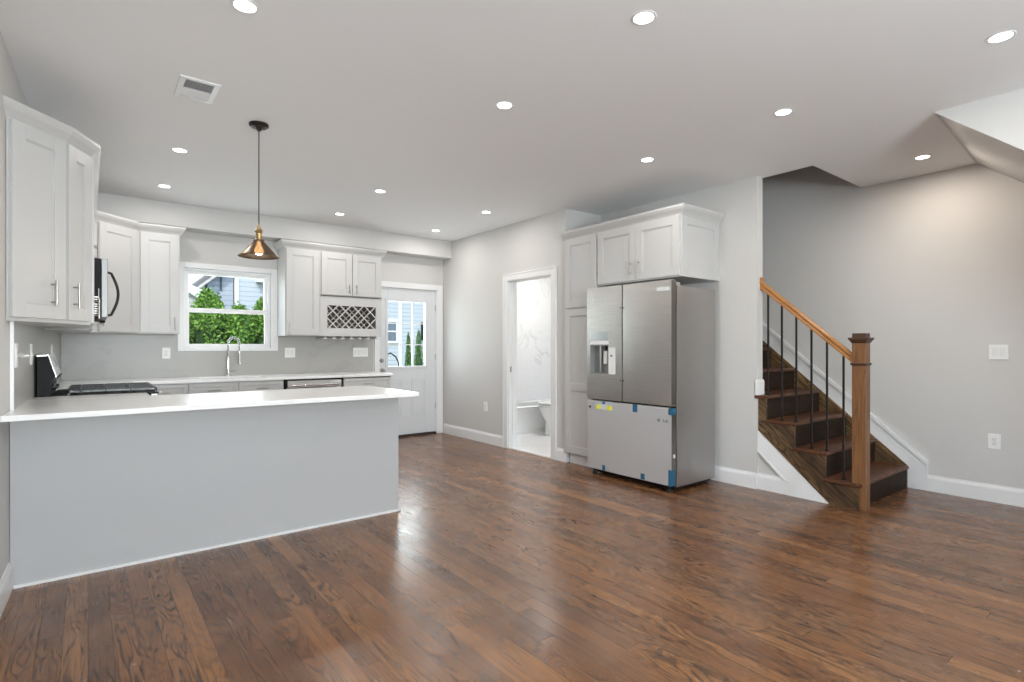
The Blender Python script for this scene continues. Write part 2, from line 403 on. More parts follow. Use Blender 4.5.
# white skirt boards of the stair
def zsk(y): return .256 + (y-1.496)*.8585
m = M(); m.prism([(1.496, 0), (1.496, .245), (3.9, zsk(3.9)-.011), (3.9, 1.9), (1.7, 0)], 0, XR-.016, XR)
m.prism([(1.49, .262), (1.49, .235), (1.51, .235), (3.9, zsk(3.9)-.035), (3.9, zsk(3.9)+.012)], 0, XR-.034, XR-.016)
st(m.build('trim_1', TRIM))
m = M(); m.prism([(1.858, 0), (YS, .508), (YS, .345), (2.16, .105), (2.16, 0)], 0, 4.614, 4.634)
m.prism([(2.175, .118), (YS, .352), (YS, .327), (2.205, .118)], 0, 4.609, 4.616)
m.sweep([(4.633, YS), (4.633, 2.16)], BPROF)
st(m.build('trim_2', TRIM))

# window over the sink
w1 = st(holes(M(), 1, YB-.018, YB, .757, 1.785, 1.195, 2.16, [(.822, 1.706, 1.225, 2.104)]).build('window_1', TRIM, bevel=.003))
m = M()
holes(m, 1, YB+.02, YB+.10, .822, 1.706, 1.226, 2.104, [(.842, 1.680, 1.245, 2.080)])
fr = m.build('window_frame', TRIM, w1)
m = holes(M(), 1, YB+.03, YB+.06, .842, 1.680, 1.245, 1.665, [(.872, 1.645, 1.275, 1.622)])
s1 = m.build('lower_sash', TRIM, w1, bevel=.002); M().box(.870, 1.647, YB+.043, YB+.047, 1.273, 1.624).build('pane', PANE, s1)
m = holes(M(), 1, YB+.062, YB+.092, .842, 1.680, 1.630, 2.080, [(.872, 1.645, 1.672, 2.042)])
s2 = m.build('upper_sash', TRIM, w1, bevel=.002); M().box(.870, 1.647, YB+.075, YB+.079, 1.670, 2.044).build('pane', PANE, s2)
# unseen windows behind the viewer, added for the fill lamps
def fwin(i, a, b):
    w_ = st(holes(M(), 1, YF, YF+.018, a-.08, b+.08, .70, 2.28, [(a, b, .8, 2.2)]).build('window_%d' % i, TRIM))
    mm = holes(M(), 1, YF-.08, YF-.04, a, b, .8, 2.2, [(a+.05, (a+b)/2-.03, .85, 2.15), ((a+b)/2+.03, b-.05, .85, 2.15)])
    mm.box(a+.05, b-.05, YF-.07, YF-.05, 1.47, 1.52); mm.build('sash', TRIM, w_)
    M().box(a+.04, b-.04, YF-.062, YF-.058, .84, 2.16).build('pane', PANE, w_)
for i, (a, b) in enumerate(ADDED_FRONT_WINDOWS): fwin(i+2, a, b)
XS = XW(-1.6)  # left window out of view, added as the opening for its fill lamp
w_ = st(holes(M(), 0, XS-.03, XS+.03, -2.43, -.77, .70, 2.28, [(-2.35, -.85, .8, 2.2)]).build('window_3', TRIM))
holes(M(), 0, XS-.12, XS-.08, -2.35, -.85, .8, 2.2, [(-2.3, -.9, .85, 1.47), (-2.3+1.4001, -.9+.0002, 1.5, 1.5001)]).build('sash', TRIM, w_) if False else holes(holes(M(), 0, XS-.12, XS-.08, -2.35, -.85, .8, 1.5, [(-2.3, -.9, .85, 1.47)]), 0, XS-.12, XS-.08, -2.35, -.85, 1.5, 2.2, [(-2.3, -.9, 1.52, 2.15)]).build('sash', TRIM, w_)
M().box(XS-.102, XS-.098, -2.31, -.89, .84, 2.16).build('pane', PANE, w_)

# back door with nine lights
GX0, GX1, GZ0, GZ1 = 3.205, 3.775, .975, 1.865
SLY0, SLY1 = YB+.02, YB+.06
m = holes(M(), 1, SLY0, SLY1, 3.07, 3.94, .03, 2.045, [(GX0, GX1, GZ0, GZ1)])
for a, b in ((3.20, 3.41), (3.56, 3.77)):
    for k, (o_, t) in enumerate(((0, .006), (.028, .004))):
        holes(m, 1, SLY0-t, SLY0, a+o_, b-o_, .29+o_, .80-o_, [(a+o_+.012, b-o_-.012, .29+o_+.012, .80-o_-.012)])
holes(m, 1, SLY0-.010, SLY0, GX0-.035, GX1+.035, GZ0-.035, GZ1+.035, [(GX0, GX1, GZ0, GZ1)])
d1 = st(m.build('door_1', DOORP, bevel=.002))
m = M().box(GX0-.005, GX1+.005, SLY0+.018, SLY0+.022, GZ0-.005, GZ1+.005); m.build('door_glass', PANE, d1)
m = M()
for k in (1, 2):
    x = GX0+(GX1-GX0)*k/3; m.box(x-.0065, x+.0065, SLY0, SLY0+.03, GZ0, GZ1)
    z = GZ0+(GZ1-GZ0)*k/3; m.box(GX0, GX1, SLY0+.001, SLY0+.029, z-.0065, z+.0065)
m.build('muntins', TRIM, d1)
m = M(); m.lathe((3.115, SLY0, 1.058), [(.030, 0), (.030, -.008), (.022, -.014), (.022, -.020), (.001, -.022)], 20, 1)
m.build('deadbolt', NICKEL, d1, smooth=True)
m = M(); m.lathe((3.115, SLY0, .925), [(.030, 0), (.030, -.008), (.012, -.012), (.011, -.035), (.026, -.042), (.029, -.055), (.022, -.066), (.001, -.068)], 20, 1)
m.build('door_knob', NICKEL, d1, smooth=True)
for z in (.40, 1.10, 1.80):
    M().box(3.935, 3.95, SLY0-.012, SLY0+.004, z-.045, z+.045).build('hinge', NICKEL, d1)
m = M(); m.box(3.0, 3.07, YB-.018, YB, 0, 2.125); m.box(3.95, 4.04, YB-.018, YB, 0, 2.125); m.box(3.07, 3.95, YB-.018, YB, 2.05, 2.125)
m.box(3.052, 3.07, YB, YB+.10, 0, 2.05); m.box(3.94, 3.958, YB, YB+.10, 0, 2.05); m.box(3.07, 3.94, YB, YB+.10, 2.045, 2.058)
m.build('door_casing', TRIM, d1, bevel=.003)
M().box(3.07, 3.94, YB-.01, YB+.12, 0, .026).build('threshold', mat('dark_threshold', (.03, .022, .018), .5), d1)

# bathroom doorway
m = M(); Y0, Y1, ZT = 4.487, 5.289, 2.05
for x0, x1 in ((XB-.018, XB), (XB+.12, XB+.138)):
    m.box(x0, x1, Y0-.082, Y0+.004, 0, ZT+.078); m.box(x0, x1, Y1-.004, Y1+.082, 0, ZT+.078); m.box(x0, x1, Y0, Y1, ZT-.004, ZT+.078)
m.box(XB-.024, XB-.018, Y0-.082, Y0-.066, 0, ZT+.078); m.box(XB-.024, XB-.018, Y1+.066, Y1+.082, 0, ZT+.078); m.box(XB-.024, XB-.018, Y0-.066, Y1+.066, ZT+.062, ZT+.078)
m.box(XB, XB+.12, Y0, Y0+.012, 0, ZT); m.box(XB, XB+.12, Y1-.012, Y1, 0, ZT); m.box(XB, XB+.12, Y0, Y1, ZT-.012, ZT)
m.box(XB+.05, XB+.085, Y1-.024, Y1-.012, 0, ZT-.012); m.box(XB+.05, XB+.085, Y0+.012, Y0+.024, 0, ZT-.012)
d2 = st(m.build('door_2', TRIM, bevel=.002))
M().box(XB+.02, XB+.045, Y1-.0135, Y1-.0115, .93, 1.0).build('strike_plate', NICKEL, d2)
M().box(XB, XB+.12, Y0+.012, Y1-.012, 0, .012).build('threshold', PORC, d2)

# bathroom shell
st(M().box(XB+.12, 6.6, 6.70, YB, 0, ZC).build('wall_bathroom_back', MARBLE_Y))
st(M().box(6.55, 6.67, YN+.12, 6.7, 0, ZC).build('wall_bathroom_right', WALL))
lamp('bathroom_fill_light', 'AREA', (5.3, 5.7, ZC-.03), 20, (1, .98, .95), (0, 0, 0), .5)  # unseen lamp and fixture added to brighten the bathroom
m = M().lathe((5.3, 5.7, ZC), [(.17, 0), (.17, -.012), (.001, -.012)], 24)
tag(m.build('added_ceiling_light', LED, org=(5.3, 5.7, ZC)), 'round flush ceiling light added unseen to brighten the bathroom', 'light')
# bathtub
tb = thing('bathtub', 'white alcove bathtub seen through the bathroom doorway behind the toilet', 'bathtub', (5.4, 6.36, 0))
m = M(); X0, X1, A, B = 4.70, 6.35, 6.02, 6.69
m.box(X0, X1, A, A+.05, .005, .36); m.box(X0, X0+.08, A+.05, B-.06, .005, .36); m.box(X1-.08, X1, A+.05, B-.06, .005, .36); m.box(X0, X1, B-.06, B, .005, .36); m.box(X0+.08, X1-.08, A+.05, B-.06, .005, .09)
m.build('tub_shell', PORC, tb)
M().box(X0, X1, A-.012, A-.0005, 0.004, .06).build('tub_skirt', PORC, tb)
m = M(); m.box(X0-.01, X1, A-.015, A+.08, .36, .385); m.box(X0-.01, X0+.10, A+.08, B, .36, .385); m.box(X1-.1, X1, A+.08, B, .36, .385); m.box(X0+.10, X1-.1, B-.08, B, .36, .385)
m.build('tub_rim', PORC, tb, bevel=.01)
# toilet, bowl towards the left
tx, ty = 5.02, 5.775
tl = thing('toilet', 'white toilet in front of the bathtub, partly hidden by the door casing', 'toilet', (tx+.35, ty, 0))
m = M()
def oval(cx, hx, hy, z, n=28): return [(cx+hx*math.cos(2*PI*k/n), ty+hy*math.sin(2*PI*k/n), z) for k in range(n)]
rings = [(tx+.36, .28, .11, 0), (tx+.36, .27, .10, .05), (tx+.34, .24, .09, .18), (tx+.28, .24, .13, .27), (tx+.25, .25, .175, .36), (tx+.25, .255, .185, .40)]
vs = []; fs = []
for r_ in rings: vs += oval(*r_)
n = 28
for i in range(len(rings)-1): fs += [(i*n+k, i*n+(k+1) % n, (i+1)*n+(k+1) % n, (i+1)*n+k) for k in range(n)]
fs += [tuple(range(n))[::-1], tuple(range((len(rings)-1)*n, len(rings)*n))]
m.add(vs, fs); m.build('bowl', PORC, tl, smooth=True)
def disc(cx, hx, hy, z0, z1):
    a = oval(cx, hx, hy, z0)+oval(cx, hx, hy, z1)
    return M().add(a, [tuple(range(n))[::-1], tuple(range(n, 2*n))]+[(k, (k+1) % n, n+(k+1) % n, n+k) for k in range(n)])
disc(tx+.25, .26, .19, .405, .422).build('seat', PORC, tl, bevel=.004)
disc(tx+.25, .26, .19, .430, .455).build('lid', PORC, tl, bevel=.006)
tk = M().box(tx+.50, tx+.70, ty-.2, ty+.2, .40, .74).build('tank', PORC, tl, bevel=.02)
M().box(tx+.49, tx+.71, ty-.21, ty+.21, .74, .775).build('tank_lid', PORC, tl, bevel=.008)

# ------------------------------------------------------------------ cabinets
def door_mesh(m, w0, w1, z0, z1, t=.02, st_=.072, mid=None):
    """shaker door on local front plane y=0, standing out to y=-t"""
    m.box(w0+st_-.004, w1-st_+.004, -t+.009, 0, z0+st_-.004, z1-st_+.004)
    m.box(w0, w0+st_, -t, 0, z0, z1); m.box(w1-st_, w1, -t, 0, z0, z1)
    m.box(w0+st_, w1-st_, -t, 0, z0, z0+st_); m.box(w0+st_, w1-st_, -t, 0, z1-st_, z1)
    if mid: m.box(w0+st_, w1-st_, -t, 0, mid-st_/2, mid+st_/2)
    for a, b in (((z0+st_, mid-st_/2), (mid+st_/2, z1-st_)) if mid else ((z0+st_, z1-st_),)):      # small bead around the panel
        p, q, k = w0+st_, w1-st_, .007
        m.box(p, p+k, -t+.0045, -t+.010, a, b); m.box(q-k, q, -t+.0045, -t+.010, a, b); m.box(p+k, q-k, -t+.0045, -t+.010, a, a+k); m.box(p+k, q-k, -t+.0045, -t+.010, b-k, b)
    return m
def pull(T, x, z, parent, L=.14, t=.02, vertical=True):
    m = M(T); h = L/2
    if vertical:
        m.tube([(x, -t-.030, z-h), (x, -t-.030, z+h)], .006, 10)
        for q in (-1, 1): m.tube([(x, -t+.001, z+q*h*.68), (x, -t-.030, z+q*h*.68)], .0045, 8)
    else:
        m.tube([(x-h, -t-.030, z), (x+h, -t-.030, z)], .006, 10)
        for q in (-1, 1): m.tube([(x+q*h*.68, -t+.001, z), (x+q*h*.68, -t-.030, z)], .0045, 8)
    return m.build('handle', NICKEL, parent, smooth=True)
def door(root, T, w0, w1, z0, z1, hx=None, hz=None, name='door', mid=None, vertical=True, L=.14):
    d = door_mesh(M(T), w0, w1, z0, z1, mid=mid).build(name, CAB, root, bevel=.0012, seg=1)
    if hx is not None: pull(T, hx, hz, d, L, vertical=vertical)
    return d
ZU0, ZU1 = 1.372, 2.385
CROWN = [(0, 2.375), (.006, 2.375), (.010, 2.388), (.022, 2.405), (.040, 2.425), (.052, 2.445), (.052, 2.462), (0, 2.462)]

# left wall uppers ------------------------------------------------
PA, PB, PC = (XW(3.67)+.002, 3.67), (-.105, 3.925), (.005, 4.15)
e = thing('wall_cabinet', 'white angled end wall cabinet with two narrow doors at left edge', 'cabinet', (-.2, 4.0, ZU0))
M().prism([PA, PB, PC, (.012, 4.17), (XW(4.17)+.002, 4.17)], 2, ZU0, ZU1).build('body', CAB, e, bevel=.001)
def seg(a, b): return math.atan2(b[1]-a[1], b[0]-a[0]), math.hypot(b[0]-a[0], b[1]-a[1])
ang, L = seg(PA, PB); T = frame(PA, ang)
door(e, T, .014, L-.008, ZU0+.02, ZU1-.008, L-.100, 1.53)
ang, L = seg(PB, PC); T = frame(PB, ang)
door(e, T, .010, L-.010, ZU0+.02, ZU1-.008, .050, 1.53)
TL = lambda y: frame((.01, y), PI/2)          # fronts facing +x : local x runs towards +y
e = thing('wall_cabinet', 'white wall cabinet between the angled end cabinet and the microwave', 'cabinet', (-.15, 4.42, ZU0))
M().prism([(XW(4.172)+.002, 4.172), (.01, 4.172), (.01, 4.676), (XW(4.676)+.002, 4.676)], 2, ZU0, ZU1).build('body', CAB, e)
door(e, frame((.01, 4.172), PI/2), .01, .494, ZU0+.012, ZU1-.008, .45, 1.50)
e = thing('wall_cabinet', 'short white wall cabinet directly above the microwave', 'cabinet', (-.15, 5.06, 1.855))
M().prism([(XW(4.68)+.002, 4.68), (.01, 4.68), (.01, 5.44), (XW(5.44)+.002, 5.44)], 2, 1.855, ZU1).build('body', CAB, e)
for a, b, h in ((.004, .378, .33), (.382, .756, .43)): door(e, frame((.01, 4.68), PI/2), a, b, 1.862, ZU1-.008, h, 1.935, L=.13)
e = thing('wall_cabinet', 'white wall cabinet past the microwave beside the corner cabinet', 'cabinet', (-.15, 5.8, ZU0))
M().prism([(XW(5.444)+.002, 5.444), (.01, 5.444), (.01, 6.146), (XW(6.146)+.002, 6.146)], 2, ZU0, ZU1).build('body', CAB, e)
door(e, frame((.01, 5.444), PI/2), .006, .349, ZU0+.012, ZU1-.008); door(e, frame((.01, 5.444), PI/2), .353, .696, ZU0+.012, ZU1-.008)
e = thing('wall_cabinet', 'white diagonal corner wall cabinet right of the microwave', 'cabinet', (.0, 6.5, ZU0))
PD, PE = (.03, 6.15), (.385, 6.5)
M().prism([(XW(6.15)+.002, 6.15), PD, PE, (.385, YB-.002), (XW(YB)+.002, YB-.002)], 2, ZU0, ZU1).build('body', CAB, e)
ang, L = seg(PD, PE); T = frame(PD, ang); door(e, T, .055, L-.015, ZU0+.012, ZU1-.008, .065, 1.50)
e = thing('wall_cabinet', 'white single door wall cabinet left of the kitchen window', 'cabinet', (.56, 6.66, ZU0))
M().box(.387, .742, 6.5, YB-.002, ZU0, ZU1).build('body', CAB, e)
door(e, frame((.387, 6.5), 0), .02, .343, ZU0+.012, ZU1-.008, .312, 1.475, L=.13)
m = M().sweep([(PA[0]-.055, PA[1]-.055), PB, PC, (.01, 4.18), (.01, 6.135), PD, PE, (.742, 6.5), (.742, YB-.002)], CROWN)
tag(m.build('crown_molding', CAB, org=(-.1, 5, 2.375)), 'long white crown molding topping the left hand wall cabinets', 'molding')

# cabinets right of the window ------------------------------------
e = thing('wall_cabinet', 'tall single door white wall cabinet right of the kitchen window', 'cabinet', (1.97, 6.66, ZU0))
M().box(1.775, 2.172, 6.5, YB-.002, ZU0, ZU1).build('body', CAB, e)
door(e, frame((1.775, 6.5), 0), .012, .388, ZU0+.012, ZU1-.012, .042, 1.455, L=.13)
e = thing('wine_rack_cabinet', 'white two door wall cabinet with diagonal lattice wine rack below', 'cabinet', (2.56, 6.66, ZU0))
bx0, bx1 = 2.174, 2.955
holes(M(), 1, 6.5, 6.516, bx0, bx1, ZU0, 1.86, [(2.262, 2.878, 1.468, 1.742)]).box(bx0, bx1, 6.5, YB-.002, 1.85, ZU1).box(bx0, bx0+.016, 6.516, YB-.002, ZU0, 1.85).box(bx1-.016, bx1, 6.516, YB-.002, ZU0, 1.85).box(bx0, bx1, 6.516, YB-.002, ZU0, ZU0+.016).build('body', CAB, e)
M().box(bx0+.016, bx1-.016, YB-.02, YB-.003, ZU0+.016, 1.85).build('back_panel', CAVITY, e)
T = frame((bx0, 6.5), 0)
door(e, T, .012, .386, 1.868, ZU1-.012, .345, 1.945, L=.11); door(e, T, .395, .769, 1.868, ZU1-.012, .437, 1.945, L=.11)
def lattice(m, x0, x1, z0, z1, y0, y1, n, wd=.013):
    sz = (z1-z0); p = .158
    for s_ in (1, -1):
        k = -6
        while k < 14:
            c0 = 2.33 - s_*.211 + k*p
            a, b = 0.0, sz
            if s_ == 1: a = max(a, x0-c0); b = min(b, x1-c0)
            else: a = max(a, c0-x1); b = min(b, c0-x0)
            if b-a > .01:
                h = wd*.7
                m.prism([(c0+s_*a-h, z0+a), (c0+s_*a+h, z0+a), (c0+s_*b+h, z0+b), (c0+s_*b-h, z0+b)], 1, y0+(0 if s_ > 0 else .004), y1)
            k += 1
lm = M(); lattice(lm, 2.262, 2.878, 1.468, 1.742, 6.500, 6.514, 4); lm.build('lattice', CAB, e)
lm = M(); lattice(lm, 2.262, 2.878, 1.468, 1.742, 6.70, 6.712, 4); lm.build('rear_lattice', CAB, e)
e2 = e
for k in range(7):
    x = 2.215+.108*k
    M().box(x, x+.05, 6.505, 6.80, 1.338, 1.350).box(x+.02, x+.03, 6.505, 6.80, 1.350, ZU0).build('stemware_rail', CAB, e)
m = M().sweep([(1.775, YB-.002), (1.775, 6.5), (2.955, 6.5), (2.955, YB-.002)], CROWN)
tag(m.build('crown_molding', CAB, org=(2.36, 6.6, 2.375)), 'white crown molding above the wine rack cabinet beside the window', 'molding')

# pantry and fridge cabinets --------------------------------------
XC = 4.03
TF = lambda y: frame((XC, y), -PI/2)          # fronts facing -x : local x runs towards -y
e = thing('pantry_cabinet', 'tall narrow white pantry cabinet standing left of the refrigerator', 'cabinet', (4.33, 4.0, 0))
M().box(XC, XF-.002, 3.768, 4.235, .11, ZU1).box(XC+.07, XF-.002, 3.775, 4.235, 0, .11).build('body', CAB, e)
door(e, TF(4.235), .012, .455, 1.652, ZU1-.008); door(e, TF(4.235), .012, .455, .125, 1.636, mid=.82)
M().box(XC+.058, XC+.07, 3.775, 4.235, 0, .10).build('toe_kick', TRIM, e)
M().box(XC-.001, XC+.02, 4.235, 4.268, 0.11, ZU1).build('filler_strip', CAB, e)
e = thing('wall_cabinet', 'white two door cabinet mounted above the refrigerator', 'cabinet', (4.33, 3.29, 1.855))
M().box(XC, XF-.002, 2.80, 3.766, 1.85, ZU1).build('body', CAB, e)
door(e, TF(3.766), .008, .486, 1.862, ZU1-.008, .435, 1.975, L=.125); door(e, TF(3.766), .490, .960, 1.862, ZU1-.008, .532, 1.975, L=.125)
m = door_mesh(M(frame((XC, 2.80), 0)), .0, XF-XC-.002, 1.85, ZU1-.004, t=.012); m.build('end_panel', CAB, e, bevel=.001, seg=1)
m = M().sweep([(XC-.0, 4.266), (XC, 2.79), (XF-.002, 2.79)], [(o_, z) for o_, z in CROWN][::-1])
m = M().sweep([(XF-.002, 2.79), (XC, 2.79), (XC, 4.266)], [(-o_, z) for o_, z in CROWN])
tag(m.build('crown_molding', CAB, org=(4.3, 3.5, 2.375)), 'white crown molding above the pantry and refrigerator cabinets', 'molding')

# ------------------------------------------------------------------ peninsula and base cabinets
e = thing('kitchen_peninsula', 'white panelled peninsula base beneath the long quartz counter', 'cabinet', (.78, 4.08, 0))
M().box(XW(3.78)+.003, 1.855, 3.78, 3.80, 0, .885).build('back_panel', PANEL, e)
M().box(.36, 1.85, 3.80, 4.36, .1, .885).box(.36, 1.85, 3.80, 4.30, 0, .1).build('body', CAB, e)
M().box(XW(3.77)+.018, 1.86, 3.768, 3.78, 0, .014).box(1.855, 1.867, 3.768, 4.36, 0, .014).build('shoe_molding', TRIM, e)
M().box(1.85, 1.862, 3.80, 4.36, .0, .885).build('end_panel', CAB, e)
T = frame((1.85, 4.36), PI)
for k in range(3): door(e, T, .01+.49*k, .49*(k+1), .12, .87, .44+.49*k, .76)
def base_run(label, x0, x1, y0, y1, side, doors, cat='cabinet', top=.885):
    e = thing('base_cabinet', label, cat, ((x0+x1)/2, (y0+y1)/2, 0))
    mm = M()
    if side == 'x': mm.prism([(XW(y0)+.002, y0), (x1, y0), (x1, y1), (XW(y1)+.002, y1)], 2, .1, .885).box(XW(y1)+.002, x1-.07, y0, y1, 0, .1); T = frame((x1, y0), PI/2); Ln = y1-y0
    else: mm.box(x0, x1, y0, y1, .1, top).box(x0, x1, y0, y0+.02, .1, .885).box(x0, x1, y0+.07, y1, 0, .1); T = frame((x0, y0), 0); Ln = x1-x0
    mm.build('body', CAB, e)
    wd = Ln/doors
    for k in range(doors):
        dr = door_mesh(M(T), k*wd+.006, (k+1)*wd-.006, .735, .872, st_=.035).build('drawer', CAB, e, bevel=.001, seg=1); pull(T, (k+.5)*wd, .803, dr, .12, vertical=False)
        door(e, T, k*wd+.006, (k+1)*wd-.006, .12, .725, (k+1)*wd-.045, .64)
    return e
base_run('white base cabinet in the corner between the peninsula and the gas range', XL+.002, .30, 3.802, 4.67, 'x', 1)
base_run('white base cabinet beyond the gas range along the left wall', XL+.002, .30, 5.45, 6.20, 'x', 1)
base_run('white sink base cabinet under the kitchen window', .33, 1.69, 6.24, YB-.002, 'y', 3, top=.685)
base_run('white base cabinet right of the dishwasher near the back door', 2.35, 2.955, 6.24, YB-.002, 'y', 1)
# tops
m = M(); m.prism([(XW(3.485)+.002, 3.485), (1.872, 3.485), (1.872, 4.36), (XW(4.36)+.002, 4.36)], 2, .886, .915)
pt = tag(m.build('peninsula_countertop', QUARTZ, org=(.78, 3.9, .886), bevel=.004), 'long white quartz peninsula countertop overhanging toward the room', 'countertop')
m = M(); m.prism([(XW(4.361)+.002, 4.361), (.33, 4.361), (.33, 4.672), (XW(4.672)+.002, 4.672)], 2, .886, .915)
tag(m.build('countertop', QUARTZ, org=(0, 4.5, .886), bevel=.002), 'short white countertop piece between peninsula and gas range', 'countertop')
m = M(); m.prism([(XW(5.446)+.002, 5.446), (.33, 5.446), (.33, 6.2), (XW(6.2)+.002, 6.2)], 2, .886, .915)
m.prism([(XW(6.2)+.002, 6.2), (.93, 6.2), (.93, YB-.012), (XW(YB)+.002, YB-.012)], 2, .886, .915); m.box(.93, 1.58, 6.2, 6.30, .886, .915); m.box(.93, 1.58, 6.70, YB-.012, .886, .915); m.box(1.58, 2.975, 6.2, YB-.012, .886, .915)
tag(m.build('countertop', QUARTZ, org=(1.3, 6.5, .886)), 'white quartz countertop along the back wall below the window', 'countertop')
m = M(); m.box(.93, .945, 6.30, 6.70, .70, .886); m.box(1.565, 1.58, 6.30, 6.70, .70, .886); m.box(.945, 1.565, 6.30, 6.315, .70, .886); m.box(.945, 1.565, 6.685, 6.70, .70, .886); m.box(.93, 1.58, 6.30, 6.70, .69, .70)
tag(m.build('kitchen_sink', STEEL, org=(1.25, 6.5, .69)), 'stainless undermount sink set in the counter under the window', 'sink')
# backsplash
m = M(); m.box(XW(YB)+.014, 2.98, YB-.012, YB-.001, .915, 1.193); m.box(XW(YB)+.014, .755, YB-.012, YB-.001, 1.193, 1.372); m.box(1.787, 2.98, YB-.012, YB-.001, 1.193, 1.372)
st(m.build('trim_backsplash_back', SPLASH))
st(M().prism([(XW(3.80)+.001, 3.80), (XW(3.80)+.012, 3.80), (XW(YB)+.012, YB-.001), (XW(YB)+.001, YB-.001)], 2, .915, 1.372).build('trim_backsplash_left', SPLASH))
st(M().box(XW(3.8)+.001, XW(3.8)+.017, 3.785, 3.80, .915, 1.372).build('trim_3', TRIM))

# ------------------------------------------------------------------ faucet
e = thing('kitchen_faucet', 'chrome spring coil kitchen faucet in front of the window', 'faucet', (1.20, 6.62, .915))
fx, fy = 1.235, 6.745
M().lathe((fx, fy, .915), [(.028, 0), (.028, .02), (.019, .03), (.017, .20), (.015, .22)], 20).build('base_column', CHROME, e, smooth=True)
arc = [(fx, fy, 1.13), (fx, fy, 1.27)] + [(fx+.05-.05*math.cos(t), fy-.04+.04*math.cos(t), 1.27+.075*math.sin(t)) for t in [PI*k/10 for k in range(1, 11)]] + [(fx+.1, fy-.08, 1.19)]
M().tube(arc, .007, 10).build('hose', mat('grey_hose', (.2, .2, .2), .4), e, smooth=True)
cp = []
def along(pts, n):
    P = [Vector(p) for p in pts]; L = [0]
    for a, b in zip(P, P[1:]): L.append(L[-1]+(b-a).length)
    out = []
    for i in range(n):
        s_ = L[-1]*i/(n-1); k = max(j for j in range(len(L)-1) if L[j] <= s_+1e-9); t = (s_-L[k])/(L[k+1]-L[k])
        out.append((P[k].lerp(P[k+1], t), (P[k+1]-P[k]).normalized()))
    return out
for i, (p, d) in enumerate(along(arc, 360)):
    a = Vector((0, 1, 0)) if abs(d.y) < .7 else Vector((1, 0, 0)); a = (a-d*a.dot(d)).normalized(); b = d.cross(a); t = i*2*PI/12
    cp.append(p+a*.012*math.cos(t)+b*.012*math.sin(t))
M().tube(cp, .0022, 5).build('spring_coil', CHROME, e, smooth=True)
M().tube([(fx+.1, fy-.08, 1.19), (fx+.1, fy-.08, 1.15), (fx+.1, fy-.08, 1.08), (fx+.1, fy-.08, 1.05)], [.011, .016, .017, .022], 14).build('spray_head', CHROME, e, smooth=True)
M().tube([(fx, fy, 1.10), (fx+.1, fy-.08, 1.12)], .006, 8).build('support_arm', CHROME, e, smooth=True)
M().tube([(fx, fy, .965), (fx+.03, fy-.02, .97), (fx+.10, fy-.04, .985)], .006, 8).build('lever', CHROME, e, smooth=True)

# ------------------------------------------------------------------ dishwasher
e = thing('dishwasher', 'stainless dishwasher with black top edge under the back countertop', 'dishwasher', (2.02, 6.5, 0))
M().box(1.70, 2.34, 6.24, 6.80, .1, .88).build('tub', BLACK, e)
M().box(1.715, 2.325, 6.205, 6.24, .11, .785).build('door', STEEL, e, bevel=.004)
M().box(1.705, 2.335, 6.21, 6.24, .79, .878).build('control_panel', BLACK, e, bevel=.003)
m = M().box(1.725, 2.322, 6.205, 6.21, .79, .866); m.build('panel_insert', STEEL, e)
m = M().tube([(1.76, 6.16, .815), (2.28, 6.16, .815)], .011, 12).tube([(1.80, 6.205, .815), (1.80, 6.16, .815)], .008, 8).tube([(2.24, 6.205, .815), (2.24, 6.16, .815)], .008, 8)
m.build('handle', CHROME, e, smooth=True)

# ------------------------------------------------------------------ gas range (faces +x)
RY0, RY1 = 4.678, 5.44
e = thing('gas_range', 'stainless gas range with black grates and slanted rear control panel', 'range', (.02, 5.06, 0))
M().box(-.26, .36, RY0, RY1, .05, .903).build('body', BLACK, e, bevel=.003)
od = M().box(.36, .395, RY0+.01, RY1-.01, .24, .76).build('oven_door', STEEL, e, bevel=.004)
M().box(.395, .398, RY0+.14, RY1-.14, .34, .62).build('oven_glass', DISPLAY, od)
M().tube([(.45, RY0+.08, .72), (.45, RY1-.08, .72)], .011, 12).tube([(.394, RY0+.1, .72), (.45, RY0+.1, .72)], .008, 8).tube([(.394, RY1-.1, .72), (.45, RY1-.1, .72)], .008, 8).build('handle', CHROME, od, smooth=True)
M().box(.36, .39, RY0+.01, RY1-.01, .06, .23).build('drawer', STEEL, e, bevel=.004)
cpn = M().prism([(.36, .77), (.408, .77), (.395, .902), (.36, .902)], 1, RY0+.002, RY1-.002).build('control_strip', STEEL, e)
for k in range(5):
    y = RY0+.11+.135*k
    M().lathe((.395, y, .84), [(.024, 0), (.024, .012), (.017, .018), (.016, .04), (.001, .041)], 18, 0).build('knob', STEEL, cpn, smooth=True)
M().box(-.185, .405, RY0-.002, RY1+.002, .902, .913).build('cooktop', BLACK, e, bevel=.003)
# burners and grates
for bx in (-.04, .24):
    for by in (RY0+.17, RY1-.17):
        M().lathe((bx, by, .913), [(.05, 0), (.05, .008), (.034, .010), (.034, .020), (.001, .021)], 22).build('burner', IRON, e, smooth=True)
M().lathe((.10, (RY0+RY1)/2, .913), [(.04, 0), (.04, .008), (.03, .010), (.03, .020), (.001, .021)], 22).build('burner', IRON, e, smooth=True)
for g in range(3):
    a = RY0+.012+.247*g; b = a+.240
    m = M(); z0, z1 = .932, .948
    x0, x1 = -.11, .395
    m.box(x0, x1, a, a+.014, z0, z1); m.box(x0, x1, b-.014, b, z0, z1); m.box(x0, x0+.014, a, b, z0, z1); m.box(x1-.014, x1, a, b, z0, z1)
    c_ = (a+b)/2; m.box(x0, x1, c_-.006, c_+.006, z0, z1)
    for xx in (-.04, .10, .24): m.box(xx-.006, xx+.006, a, b, z0, z1)
    for xx in (x0, x1-.016):
        for yy in (a, b-.016): m.box(xx, xx+.016, yy, yy+.016, .913, z0)
    m.build('grate', IRON, e, bevel=.002)
